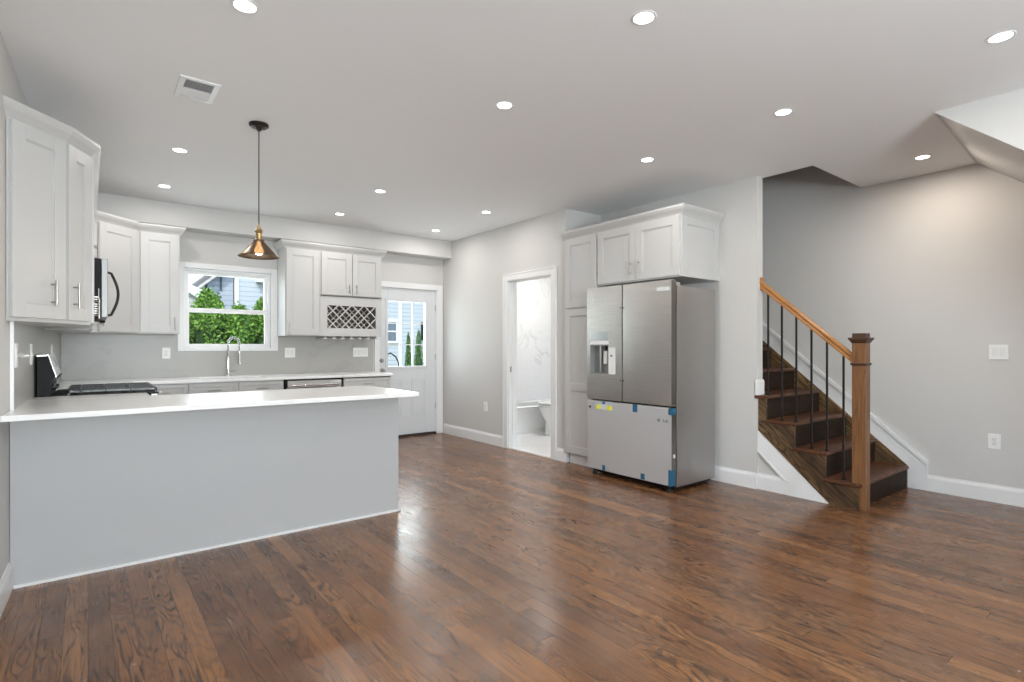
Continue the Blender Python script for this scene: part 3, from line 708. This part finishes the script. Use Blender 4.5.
bk = M().prism([(-.262, .915), (-.262, 1.178), (-.205, 1.184), (-.168, 1.045), (-.190, 1.02), (-.190, .915)], 1, RY0, RY1).build('backguard', BLACK, e, bevel=.002)
M().prism([(-.206, 1.180), (-.203, 1.1845), (-.163, 1.043), (-.1675, 1.040)], 1, RY0+.003, RY1-.003).build('control_panel', STEEL, bk)
M().prism([(-.264, 1.178), (-.262, 1.186), (-.202, 1.190), (-.203, 1.182)], 1, RY0-.001, RY1+.001).build('top_trim', STEEL, bk)
M().prism([(-.196, 1.165), (-.1945, 1.167), (-.178, 1.105), (-.1795, 1.104)], 1, RY0+.30, RY1-.18).build('display', DISPLAY, bk)
M().prism([(-.167, 1.041), (-.158, 1.036), (-.158, 1.032), (-.169, 1.036)], 1, RY0+.0, RY1).build('vent_lip', BLACK, bk)
for k in (0, 1, 2, 3):
    y = RY0+.045+.06*k
    M().lathe((-.188, y, .975), [(.018, 0), (.018, .012), (.012, .016), (.011, .032), (.001, .033)], 16, 0).build('knob', IRON, bk, smooth=True)

# ------------------------------------------------------------------ microwave
e = thing('microwave', 'stainless over the range microwave with curved dark handle', 'microwave', (-.1, 5.06, 1.42))
M().box(XW(5.44)+.006, .072, 4.684, 5.436, 1.44, 1.848).build('body', BLACK, e, bevel=.003)
dr = M().box(.072, .108, 4.684, 5.25, 1.445, 1.848).build('door', STEEL_DULL, e, bevel=.004)
M().box(.108, .110, 4.80, 5.16, 1.49, 1.80).build('door_glass', DISPLAY, dr)
M().box(.072, .106, 5.255, 5.436, 1.43, 1.848).build('control_panel', BLACK, e, bevel=.003)
M().tube([(.108, 4.73, 1.76), (.128, 4.73, 1.755)] + [(.128+.040*math.sin(PI*k/10), 4.73, 1.755-.29*k/10) for k in range(1, 10)] + [(.128, 4.73, 1.465), (.108, 4.73, 1.46)], .009, 10).build('handle', BRONZE, dr, smooth=True)
m = M()
for k in range(9): m.box(.015, .055, 4.680, 4.684, 1.45+.016*k, 1.458+.016*k)
m.build('side_vent', STEEL_AND_EDGE_SHADE, e)
M().box(.056, .060, 4.676, 4.684, 1.44, 1.64).build('paper_strip', PAPER, e)

# ------------------------------------------------------------------ refrigerator (faces -x)
FX, FY0, FY1 = 3.87, 2.787, 3.765
e = thing('refrigerator', 'stainless french door refrigerator with water dispenser and tape strips', 'refrigerator', (4.2, 3.28, 0))
M().box(3.952, 4.53, FY0, FY1, .045, 1.765).build('body', STEEL_SIDE, e, bevel=.004)
M().box(3.935, 3.953, FY0+.01, FY1-.01, .06, 1.80).build('gasket', RUBBER, e)
DY = 3.322
def fdoor(y0, y1, z0, z1, mt, hole=None, bow=.006):
    m = M(); n = 8
    # gently bowed front skin
    pts = [(FX+bow*(2*i/n-1)**2, y0+(y1-y0)*i/n) for i in range(n+1)]
    if not hole:
        m.prism(pts+[(3.936, y1), (3.936, y0)], 2, z0, z1)
    return m
rd = fdoor(FY0, DY-.003, .738, 1.812, STEEL).build('door', STEEL, e, bevel=.004)
HY0, HY1, HZ0, HZ1 = 3.488, 3.722, 0.985, 1.262
m = holes(M(), 0, FX, 3.936, DY+.003, FY1, .738, 1.812, [(HY0, HY1, HZ0, HZ1)])
ld = m.build('door', STEEL, e)
fz = fdoor(FY0, FY1, .062, .722, FILM).build('freezer_drawer', FILM, e, bevel=.004)
M().box(FX+.004, 3.934, FY0-.0012, FY0+.001, .745, 1.805).build('edge_shade_strip', STEEL_AND_EDGE_SHADE, rd)  # thin dark strips put reflection and shade onto the door sides
M().box(FX+.006, 3.934, FY0-.0012, FY0+.001, .068, .715).build('edge_shade_strip', STEEL_AND_EDGE_SHADE, fz)
# dispenser
ds = M().box(3.930, 3.936, HY0, HY1, HZ0, HZ1).box(FX+.001, 3.93, HY0, HY0+.004, HZ0, HZ1).box(FX+.001, 3.93, HY1-.004, HY1, HZ0, HZ1).box(FX+.001, 3.93, HY0, HY1, HZ0, HZ0+.006).box(FX+.001, 3.93, HY0, HY1, HZ1-.01, HZ1).build('dispenser_recess', mat('grey_recess', (.25, .26, .26), .4), ld)
M().box(FX+.02, 3.93, 3.595, 3.615, HZ0+.01, HZ1-.01).build('dispenser_divider', STEEL, ds)
M().box(FX+.03, FX+.045, 3.53, 3.575, 1.08, 1.20).build('dispenser_paddle', PLASTIC, ds)
M().lathe((FX+.04, 3.55, HZ1-.05), [(.012, 0), (.012, .04)], 12).build('nozzle', BLACK, ds)
M().box(FX-.002, FX+.002, HY0-.003, HY1+.003, HZ1+.004, HZ1+.035).build('paper_label', PAPER, ld)
M().box(FX-.0015, FX+.002, HY0-.003, HY1+.003, HZ1+.04, HZ1+.125).build('dispenser_cover', steel('pale_steel', (.62, .64, .65), .2), ld)
cp_ = M().box(FX-.003, FX+.002, 3.402, HY0-.005, .985, 1.235).build('control_panel', PLASTIC, ld)
M().box(FX-.004, FX-.002, 3.435, 3.458, 1.15, 1.165).build('panel_display', SLOT, cp_)
m = M()
for k in range(6): m.box(FX-.004, FX-.002, 3.436, 3.439, 1.015+.02*k, 1.022+.02*k)
m.build('panel_markings', mat('grey_marking', (.45, .45, .45), .5), cp_)
# hinge covers, feet, badges, tapes
for y in (FY0+.07, FY1-.07): M().box(3.895, 4.03, y-.05, y+.05, 1.80 if False else 1.766, 1.80).build('hinge_cover', mat('hinge_grey', (.35, .35, .34), .5), e, bevel=.006)
for y in (FY0+.05, FY1-.06):
    for x in (3.915, 4.45): M().lathe((x, y, 0), [(.024, 0), (.024, .02), (.012, .024), (.012, .06)], 14).build('foot', RUBBER, e)
M().box(3.95, 4.5, FY0+.03, FY1-.03, .02, .046).build('base_grille', BLACK, e)
def sticker(nm, y, z, w_, h_, mt, par, x=FX+.003, lbl=None, tx=.002):
    o = M().box(x-.0045-tx, x+.004, y-w_/2, y+w_/2, z-h_/2, z+h_/2).build(nm, mt, par); 
    if lbl: o['label'] = lbl
    return o
sticker('yellow_tag', 3.610, .665, .055, .040, YELLOW, fz, lbl='yellow plastic tag'); sticker('yellow_tag', 3.475, .665, .060, .040, YELLOW, fz, lbl='yellow plastic tag')
sticker('clear_tape', 3.545, .668, .19, .050, WTAPE, fz, tx=.0015)
for y, z, w_, h_ in ((3.545, .708, .028, .024), (3.17, .690, .05, .066), (3.545, .092, .032, .05), (3.085, .095, .04, .05)): sticker('blue_tape', y, z, w_, h_, TAPE, fz)
M().box(FX+.002, 3.934, FY0-.0025, FY0+.03, .665, .722).build('blue_tape', TAPE, fz)
M().box(FX+.002, 3.92, FY0-.0025, FY0+.03, .065, .20).build('blue_tape', TAPE, fz)
M().box(FX+.028, FX+.05, FY0-.004, FY0+.001, .30, .33).build('white_clip', PLASTIC, fz)
sticker('clear_tape', 2.87, 1.735, .12, .035, WTAPE, rd); sticker('clear_tape', 3.72, 1.70, .07, .05, WTAPE, ld, x=FX+.004)
m = M().lathe((FX+.0025, 2.915, .612), [(.014, 0), (.014, -.003), (.010, -.0035), (.001, -.0035)], 20, 0).box(FX-.002, FX+.003, 2.862, 2.866, .600, .624).box(FX-.002, FX+.003, 2.846, 2.862, .600, .604).box(FX-.002, FX+.003, 2.824, 2.840, .600, .604).box(FX-.002, FX+.003, 2.824, 2.840, .620, .624).box(FX-.002, FX+.003, 2.836, 2.840, .600, .624).box(FX-.002, FX+.003, 2.824, 2.828, .600, .614)
m.build('badge', mat('badge_grey', (.36, .37, .38), .3, .8), fz)
for y in (3.305, 3.34):
    M().lathe((FX+.003, y, 1.60), [(.009, 0), (.009, -.004), (.001, -.005)], 12, 0).build('door_screw', STEEL_AND_EDGE_SHADE, rd if y < DY else ld)
    M().lathe((FX+.003, y, .93), [(.009, 0), (.009, -.004), (.001, -.005)], 12, 0).build('door_screw', STEEL_AND_EDGE_SHADE, rd if y < DY else ld)
M().lathe((FX+.003, 3.725, .66), [(.012, 0), (.012, -.008), (.001, -.009)], 12, 0).build('handle_screw', STEEL_AND_EDGE_SHADE, fz)

# ------------------------------------------------------------------ staircase
RUN, RISE = .241, .207
NY, TZ = 1.622, .198
e = thing('staircase', 'dark stained oak staircase with iron balusters and honey oak handrail', 'staircase', (5.15, 2.6, 0))
NST = 9
for k in range(NST):
    y = NY+RUN*k; z = TZ+RISE*k
    x0 = 4.605 if k < 3 else 4.745
    m = M(); yb_ = y+RUN+.03
    if k == 3: m.prism([(4.597, y), (5.68, y), (5.68, yb_), (4.745, yb_), (4.745, YS-.001), (XF-.001, YS-.001), (XF-.001, 2.452), (4.597, 2.452)], 2, z-.028, z)
    else: m.box(x0, 5.68, y, yb_, z-.028, z)
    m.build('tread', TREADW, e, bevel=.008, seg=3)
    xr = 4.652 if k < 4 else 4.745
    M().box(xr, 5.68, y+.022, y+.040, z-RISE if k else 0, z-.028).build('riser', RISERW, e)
r0 = NY+.018
out = [(r0, 0)]
for k in range(4):
    out += [(r0+RUN*k, TZ+RISE*k-.028), (min(r0+RUN*(k+1), YS), TZ+RISE*k-.028)]
out += [(YS, .512), (1.855, 0)]
M().prism(out, 0, 4.624, 4.652).build('outer_stringer', STRINGW, e, bevel=.001, seg=1)
M().prism([(1.640, 0), (1.640, .198), (3.9, zsk(3.9)-.19), (3.9, 1.75), (1.90, 0)], 0, 5.68, XR-.016).build('wall_stringer', STRINGW, e)
nw = M().box(4.628, 4.722, 1.598, 1.692, 0, 1.275).build('newel_post', NEWELW, e, bevel=.003)
cxn, cyn = 4.675, 1.645
def sq(m, h, z0, z1): return m.box(cxn-h, cxn+h, cyn-h, cyn+h, z0, z1)
sq(sq(M(), .056, 1.105, 1.118), .052, 1.098, 1.105).build('collar', NEWELD, nw, bevel=.003)
def frust(m, h0, h1, z0, z1):
    return m.add([(cxn-h0, cyn-h0, z0), (cxn+h0, cyn-h0, z0), (cxn+h0, cyn+h0, z0), (cxn-h0, cyn+h0, z0), (cxn-h1, cyn-h1, z1), (cxn+h1, cyn-h1, z1), (cxn+h1, cyn+h1, z1), (cxn-h1, cyn+h1, z1)],
                 [(3, 2, 1, 0), (4, 5, 6, 7), (0, 1, 5, 4), (1, 2, 6, 5), (2, 3, 7, 6), (3, 0, 4, 7)])
sq(sq(frust(M(), .047, .064, 1.268, 1.295), .068, 1.295, 1.312), .046, 1.312, 1.345).build('newel_cap', NEWELD, nw, bevel=.003)
def rz(y): return 1.166+(y-1.716)*.876
# handrail with a moulded section
sec = [(-.030, .018), (-.024, .030), (0, .038), (.024, .030), (.030, .018), (.026, .004), (.018, -.004), (.022, -.014), (.022, -.034), (-.022, -.034), (-.022, -.014), (-.018, -.004), (-.026, .004)]
vs = []
for y in (1.690, YS+.004):
    for a, b in sec: vs.append((4.68+a, y-b*.0, rz(y)+b*1.05))
ns = len(sec)
M().add(vs, [tuple(range(ns)), tuple(range(ns, 2*ns))[::-1]]+[(i, (i+1) % ns, ns+(i+1) % ns, ns+i) for i in range(ns)]).build('handrail', RAILW, e, bevel=.002)
vs = []
for y in (2.56, 2.95):
    for a, b in sec: vs.append((4.80+a, y, rz(y)+b*1.05))
M().box(4.648, 4.712, YS-.012, YS-.0005, rz(YS)-.055, rz(YS)+.06).build('rail_rosette', RAILW, e, bevel=.006)
for y, t in ((2.369, 3), (2.25, 2), (2.13, 2), (2.009, 1), (1.89, 1), (1.769, 0)):
    z0 = TZ+RISE*t; z1 = rz(y)-.032
    b = M().box(4.6735, 4.6865, y-.0065, y+.0065, z0, z1).build('baluster', BRONZE, e)
    M().box(4.668, 4.692, y-.012, y+.012, z0, z0+.014).build('baluster_shoe', BRONZE, b, bevel=.003)

# ------------------------------------------------------------------ ceiling lights
LIGHTS = [(.543, 2.60, 'cut by the top picture edge, above the ceiling vent'), (1.99, 1.58, 'at top centre just inside the picture edge'), (3.47, .62, 'rightmost of all, in the upper right corner'),
          (2.03, 2.68, 'high above the bathroom doorway, level with the pendant canopy'), (3.49, 1.67, 'right of the refrigerator cabinet, level with the pendant canopy'), (3.52, 2.76, 'directly above the cabinet over the refrigerator'),
          (5.18, 1.39, 'in the ceiling over the foot of the stairs'), (.55, 4.81, 'left of the pendant rod, upper of the two there'), (.56, 5.97, 'left of the pendant rod, lower of the two there'),
          (2.21, 4.89, 'above the right end of the wine rack cabinet'), (2.23, 6.01, 'above the left half of the wine rack cabinet'), (3.48, 4.93, 'just above and left of the bathroom doorway'), (3.52, 6.11, 'directly above the back door')]
rim = None
for i, (x, y, where) in enumerate(LIGHTS):
    if i == 0:
        t = thing('recessed_light', '', 'light', (x, y, ZC), 'recessed ceiling lights')
        rim = M().lathe((x, y, ZC), [(.043, -.001), (.045, -.003), (.055, -.003), (.058, 0)], 28, cap=False).build('trim_ring', TRIM, t, smooth=True)
        dif = M().lathe((x, y, ZC), [(.045, -.0005), (.045, -.0025), (.001, -.003)], 28).build('diffuser', LED, t)
        t0 = t
    else:
        t = t0.copy(); C.objects.link(t); t.location = (x, y, ZC)
        for ch in (rim, dif):
            q = ch.copy(); C.objects.link(q); q.parent = t
    t['label'] = 'round white recessed ceiling light ' + where
    lamp('recessed_lamp', 'AREA', (x, y, ZC-.012), LAMP_W*(1.5 if i == 6 else 1), (1, .89, .78) if i == 6 else (1, .96, .92), (0, 0, 0), .1)
# pendant
px, py = .905, 3.925
e = thing('pendant_light', 'cone shaped smoked glass pendant light with brass socket on thin rod', 'light', (px, py, ZC))
M().lathe((px, py, ZC), [(.062, 0), (.062, -.012), (.050, -.022), (.020, -.026), (.012, -.045), (.001, -.046)], 28).build('canopy', BRONZE, e, smooth=True)
M().lathe((px, py, ZC), [(.050, -.014), (.053, -.019), (.044, -.0235)], 28, cap=False).build('canopy_ring', CHROME, e, smooth=True)
M().tube([(px, py, ZC-.04), (px, py, 2.045)], .0035, 8).build('rod', BRONZE, e)
M().lathe((px, py, 0), [(.008, 2.06), (.012, 2.05), (.012, 2.035), (.024, 2.022), (.026, 2.012), (.018, 2.004), (.020, 1.998), (.020, 1.965), (.027, 1.958), (.027, 1.945)], 20).build('socket', BRASS, e, smooth=True)
M().lathe((px, py, 0), [(.030, 1.958), (.035, 1.956), (.038, 1.944), (.074, 1.900), (.104, 1.866), (.124, 1.853), (.128, 1.845), (.123, 1.846), (.102, 1.861), (.072, 1.895), (.036, 1.940), (.030, 1.948)], 36, cap=False).build('lamp_shade', SMOKE, e, smooth=True)
M().lathe((px, py, 0), [(.012, 1.945), (.013, 1.925), (.026, 1.900), (.030, 1.882), (.024, 1.866), (.010, 1.859), (.001, 1.857)], 18).build('bulb', BULB, e, smooth=True)
lamp('pendant_lamp', 'POINT', (px, py, 1.83), 2, (1, .85, .65), shadow_soft_size=.03)

# vent
e = thing('ceiling_vent', 'white rectangular louvered ceiling vent register', 'vent', (.50, 3.62, ZC))
holes(M(), 1, 0, 1, 0, 1, 0, 1, [])
m = M(); a0, a1, b0, b1 = .40, .60, 3.468, 3.772
m.box(a0, a1, b0, b0+.03, ZC-.007, ZC); m.box(a0, a1, b1-.03, b1, ZC-.007, ZC); m.box(a0, a0+.03, b0+.03, b1-.03, ZC-.007, ZC); m.box(a1-.03, a1, b0+.03, b1-.03, ZC-.007, ZC); m.box(a0+.03, a1-.03, 3.613, 3.625, ZC-.007, ZC)
m.build('frame', TRIM, e, bevel=.002)
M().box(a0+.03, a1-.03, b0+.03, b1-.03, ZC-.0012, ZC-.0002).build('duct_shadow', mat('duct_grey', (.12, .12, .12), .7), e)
lv = M()
for k in range(14):
    y = b0+.034+.0168*k
    if abs(y-3.619) < .010: continue
    s_ = -1 if y < 3.619 else 1
    lv.prism([(y, ZC-.0015), (y+.0015, ZC-.0015), (y+.0015+s_*.0075, ZC-.0085), (y+s_*.0075, ZC-.0085)], 0, a0+.03, a1-.03)
lv.build('louvers', TRIM, e)
M().box(.495, .505, b1-.032, b1-.022, ZC-.016, ZC-.006).build('damper_lever', TRIM, e)

# ------------------------------------------------------------------ outlets and switches
def plate(label, p, ang, w_, h_, gangs, kind, cat):
    T = Matrix.Translation(p) @ Matrix.Rotation(ang, 4, 'Z')
    e = thing('outlet' if cat == 'outlet' else 'light_switch', label, cat, p)
    M(T).box(-w_/2, w_/2, -.007, 0, -h_/2, h_/2).build('cover_plate', PLASTIC, e, bevel=.0025)
    for g in range(gangs):
        cx_ = (g-(gangs-1)/2)*.046; k = kind[g]
        M(T).box(cx_-.0165, cx_+.0165, -.0095, -.006, -.033, .033).build('rocker' if k == 's' else 'receptacle', mat_pl2, e, bevel=.001)
        if k == 'o':
            m = M(T)
            for s_ in (-1, 1):
                z = s_*.017
                m.box(cx_-.008, cx_-.006, -.0102, -.009, z-.004, z+.006); m.box(cx_+.006, cx_+.008, -.0102, -.009, z-.003, z+.005); m.box(cx_-.002, cx_+.002, -.0102, -.009, z-.011, z-.007)
            m.build('slots', SLOT, e)
    return e
mat_pl2 = mat('white_insert_plastic', (.78, .78, .77), .3)
WB = YB-.012
plate('white outlet on backsplash left of the kitchen window', (.655, WB, 1.175), 0, .075, .118, 1, 'o', 'outlet')
plate('white double gang switch plate on backsplash right of the window', (1.92, WB, 1.172), 0, .12, .118, 2, 'ss', 'switch')
plate('wide white switch plate on backsplash beside the back door', (2.805, WB, 1.172), 0, .20, .118, 4, 'ssss', 'switch')
for yy, t_ in ((3.88, 'nearest the peninsula end'), (4.52, 'just before the gas range'), (5.86, 'beyond the gas range')):
    plate('white outlet on left backsplash ' + t_, (XW(yy)+.012, yy, 1.195), PI/2-.033, .075, .13, 1, 'o', 'outlet')
plate('white outlet low on the wall left of the bathroom doorway', (XB, 5.76, .47), -PI/2, .075, .118, 1, 'o', 'outlet')
plate('white double switch plate on the grey wall right of the stairs', (XR, 1.035, 1.20), -PI/2, .12, .118, 2, 'ss', 'switch')
plate('white outlet on the grey wall below the double switch plate', (XR, 1.06, .485), -PI/2, .078, .12, 1, 'o', 'outlet')

# ------------------------------------------------------------------ outdoors
m = M().box(-30, 45, YB+.14, 60, -.3, -.12); st(m.build('ground_lawn', GRASS))
st(M().box(2.6, 8, YB+.14, 10.5, -.2, -.09).build('ground_patio', CONC))
st(M().box(-30, 45, -40, YF-.12, -.3, -.12).build('ground_front', GRASS))
def leaves(m, pts, s):
    for p in pts:
        a = Vector((random.gauss(0, 1), random.gauss(0, 1), random.gauss(0, 1))).normalized(); b = a.orthogonal().normalized(); c_ = a.cross(b)
        q = s*random.uniform(.6, 1.3); t = random.uniform(0, 2*PI); u_ = b*math.cos(t)+c_*math.sin(t); v_ = a.cross(u_)
        p = Vector(p); m.add([p-u_*q, p-v_*q*.45, p+u_*q, p+v_*q*.45], [(0, 1, 2, 3)])
def bush(name, label, x, y, h, rx, ry, n, s, mt, cone=False, group=None, z0=-.12):
    e = thing(name, label, 'shrub' if not cone else 'tree', (x, y, z0), group)
    pts = []
    while len(pts) < n:
        t = random.random(); a = random.uniform(0, 2*PI); r = random.uniform(.80, 1.04)
        prof = (1-t)**.6*.95+.05 if cone else math.sqrt(max(0, 1-max(0, (t-.45)/.55)**2))*(.86+.14*math.sin(t*9+a*3))
        pts.append((x+rx*prof*r*math.cos(a), y+ry*prof*r*math.sin(a), z0+.05+h*t+random.gauss(0, .02)))
    if not cone:
        for _ in range(n//3):
            a = random.uniform(0, 2*PI); r = math.sqrt(random.random()); pts.append((x+rx*.9*r*math.cos(a), y+ry*.9*r*math.sin(a), z0+h*(1-.25*r*r)+random.gauss(0, .06)))
    m = M(); leaves(m, pts, s); m.build('foliage', mt, e)
    m = M().lathe((x, y, z0), [(.05, 0), (.035, h*.6), (.01, h*.9)], 8); m.build('trunk', BARK, e)
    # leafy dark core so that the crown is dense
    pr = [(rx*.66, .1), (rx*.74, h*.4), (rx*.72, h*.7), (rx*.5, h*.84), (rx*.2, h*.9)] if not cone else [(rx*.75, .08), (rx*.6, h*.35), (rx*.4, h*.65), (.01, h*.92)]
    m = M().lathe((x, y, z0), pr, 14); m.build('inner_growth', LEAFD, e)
    return e
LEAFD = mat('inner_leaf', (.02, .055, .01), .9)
HB = [(1.10, 10.6, 2.02, .36), (1.64, 10.65, 2.27, .38), (2.12, 10.6, 2.02, .34), (2.58, 10.65, 2.20, .36), (3.12, 10.6, 2.1, .36)]
HL = ['at the left edge of the kitchen window view', 'with the tall rounded top left of the window centre', 'with the low top in the middle of the window view', 'with the rising top at the right of the window view', 'out beyond the right side of the kitchen window']
for (x, y, h, r), l in zip(HB, HL):
    bush('hedge_shrub', 'bright green leafy hedge shrub ' + l, x, y, h, r, .36, 5600, .036, LEAF, group='hedge outside the kitchen window')
for x, y, h, r, l in ((5.64, 11.0, 1.60, .12, 'slimmer cone shaped green cypress on the left through the back door glass'), (5.90, 11.0, 1.66, .17, 'wider cone shaped green cypress on the right through the back door glass')):
    bush('cypress', l, x, y, h, r, r, 1800, .024, LEAF2, cone=True, group='cypresses outside the back door')
def hwin(x0, x1, z0, z1, y, par, f=.07):
    o = holes(M(), 1, y-.05, y+.01, x0-f, x1+f, z0-f, z1+f, [(x0, x1, z0, z1)]).build('window', OUTW, par)
    M().box(x0, x1, y-.03, y, z0, z1).build('pane', DKGLASS, o); M().box(x0, x1, y-.045, y-.02, (z0+z1)/2-.02, (z0+z1)/2+.02).build('sash_rail', OUTW, o); return o
# neighbouring houses (siding walls, corner boards, windows)
e = thing('neighbor_house', 'pale lap sided neighboring house with white corner boards beyond the hedge', 'house', (6, 17, -.12))
HYY = 15.0
M().box(2.94, 14, HYY, 20, -.12, 5.0).build('wall', SIDING, e)
M().box(2.90, 2.98, HYY-.03, HYY+.12, -.12, 5).build('corner_board', OUTW, e)
M().box(3.38, 5.6, HYY-.2, HYY, 2.89, 2.96).build('eave_trim', OUTW, e)
hwin(6.72, 7.27, 1.42, 1.99, HYY, e)
M().box(7.37, 7.46, HYY-.03, HYY, -.12, 5).build('corner_board', OUTW, e)
M().box(8.12, 8.17, HYY-.06, HYY, 1.45, 2.0).build('downspout', BLACK, e)
M().prism([(14.6, 5.0), (20.4, 5.0), (17.5, 7.2)], 0, 2.93, 14.3).build('roof', SHINGLE, e)
e = thing('neighbor_house', 'grey gabled house with sloped roof edge at the upper left of window', 'house', (2.5, 17, -.12))
M().prism([(1.95, -.12), (1.95, 2.52), (2.88, 3.34), (2.88, -.12)], 1, 15.1, 19).build('wall', SIDING2, e)
M().prism([(1.75, 2.40), (2.92, 3.43), (2.92, 3.53), (1.70, 2.46)], 1, 14.9, 19).build('roof', SHINGLE, e)
M().prism([(1.77, 2.34), (2.92, 3.36), (2.92, 3.43), (1.75, 2.40)], 1, 14.88, 15.1).build('rake_board', SIDING3, e)
for x, a, b in ((2.26, 2.58, 2.76), (2.58, 2.65, 3.0)): M().box(x, x+.04, 15.06, 15.1, a, b).build('shutter', mat('dark_shutter', (.06, .07, .09), .6), e)
e = thing('garage', 'low cream sided outbuilding with white sloped fascia left of hedge', 'garage', (1.0, 14, -.12))
M().prism([(-1.5, -.12), (-1.5, 2.5), (1.55, 2.5), (1.85, 2.28), (1.85, -.12)], 1, 13.1, 14.7).build('wall', SIDING3, e)
M().prism([(-1.6, 2.70), (1.50, 2.62), (2.08, 2.36), (2.08, 2.27), (1.80, 2.27), (1.50, 2.48), (-1.6, 2.56)], 1, 13.0, 14.75).build('fascia', OUTW, e)
# patio furniture outside the back door
e = thing('patio_chair', 'black curved metal outdoor chair seen through the lower left door glass', 'chair', (4.30, 9.2, -.09))
cx_, cy_ = 4.36, 9.2
m = M().tube([(cx_-.20, cy_, .40), (cx_-.20, cy_, .95), (cx_-.13, cy_, 1.08), (cx_, cy_, 1.13), (cx_+.10, cy_, 1.06), (cx_+.16, cy_, .95), (cx_+.18, cy_, .40)], .014, 8)
m.build('back_frame', BLACK, e)
M().lathe((cx_, cy_-.22, .40), [(.22, 0), (.22, .03), (.01, .035)], 20).build('seat', BLACK, e)
for dx, dy in ((-.18, 0), (.18, 0), (-.18, -.40), (.18, -.40)):
    M().tube([(cx_+dx*.8, cy_+dy, .41), (cx_+dx, cy_+dy, -.09)], .013, 8).build('leg', BLACK, e)
for s_ in (-1, 1):
    M().tube([(cx_+s_*.19, cy_, .86), (cx_+s_*.21, cy_-.2, .90), (cx_+s_*.2, cy_-.38, .86), (cx_+s_*.17, cy_-.36, .42)], .012, 8).build('armrest', BLACK, e)

# kinds that repeat share a group
GROUPS = {'outlet': 'white wall outlets', 'light_switch': 'white wall switch plates', 'wall_cabinet': 'white kitchen wall cabinets', 'base_cabinet': 'white base cabinets',
          'crown_molding': 'white crown moldings on the cabinets', 'countertop': 'white kitchen countertops', 'neighbor_house': 'houses beyond the hedge'}
for o in list(C.objects):
    g = GROUPS.get(o.name.split('.')[0])
    if g and o.parent is None and 'label' in o.keys() and 'group' not in o.keys(): o['group'] = g
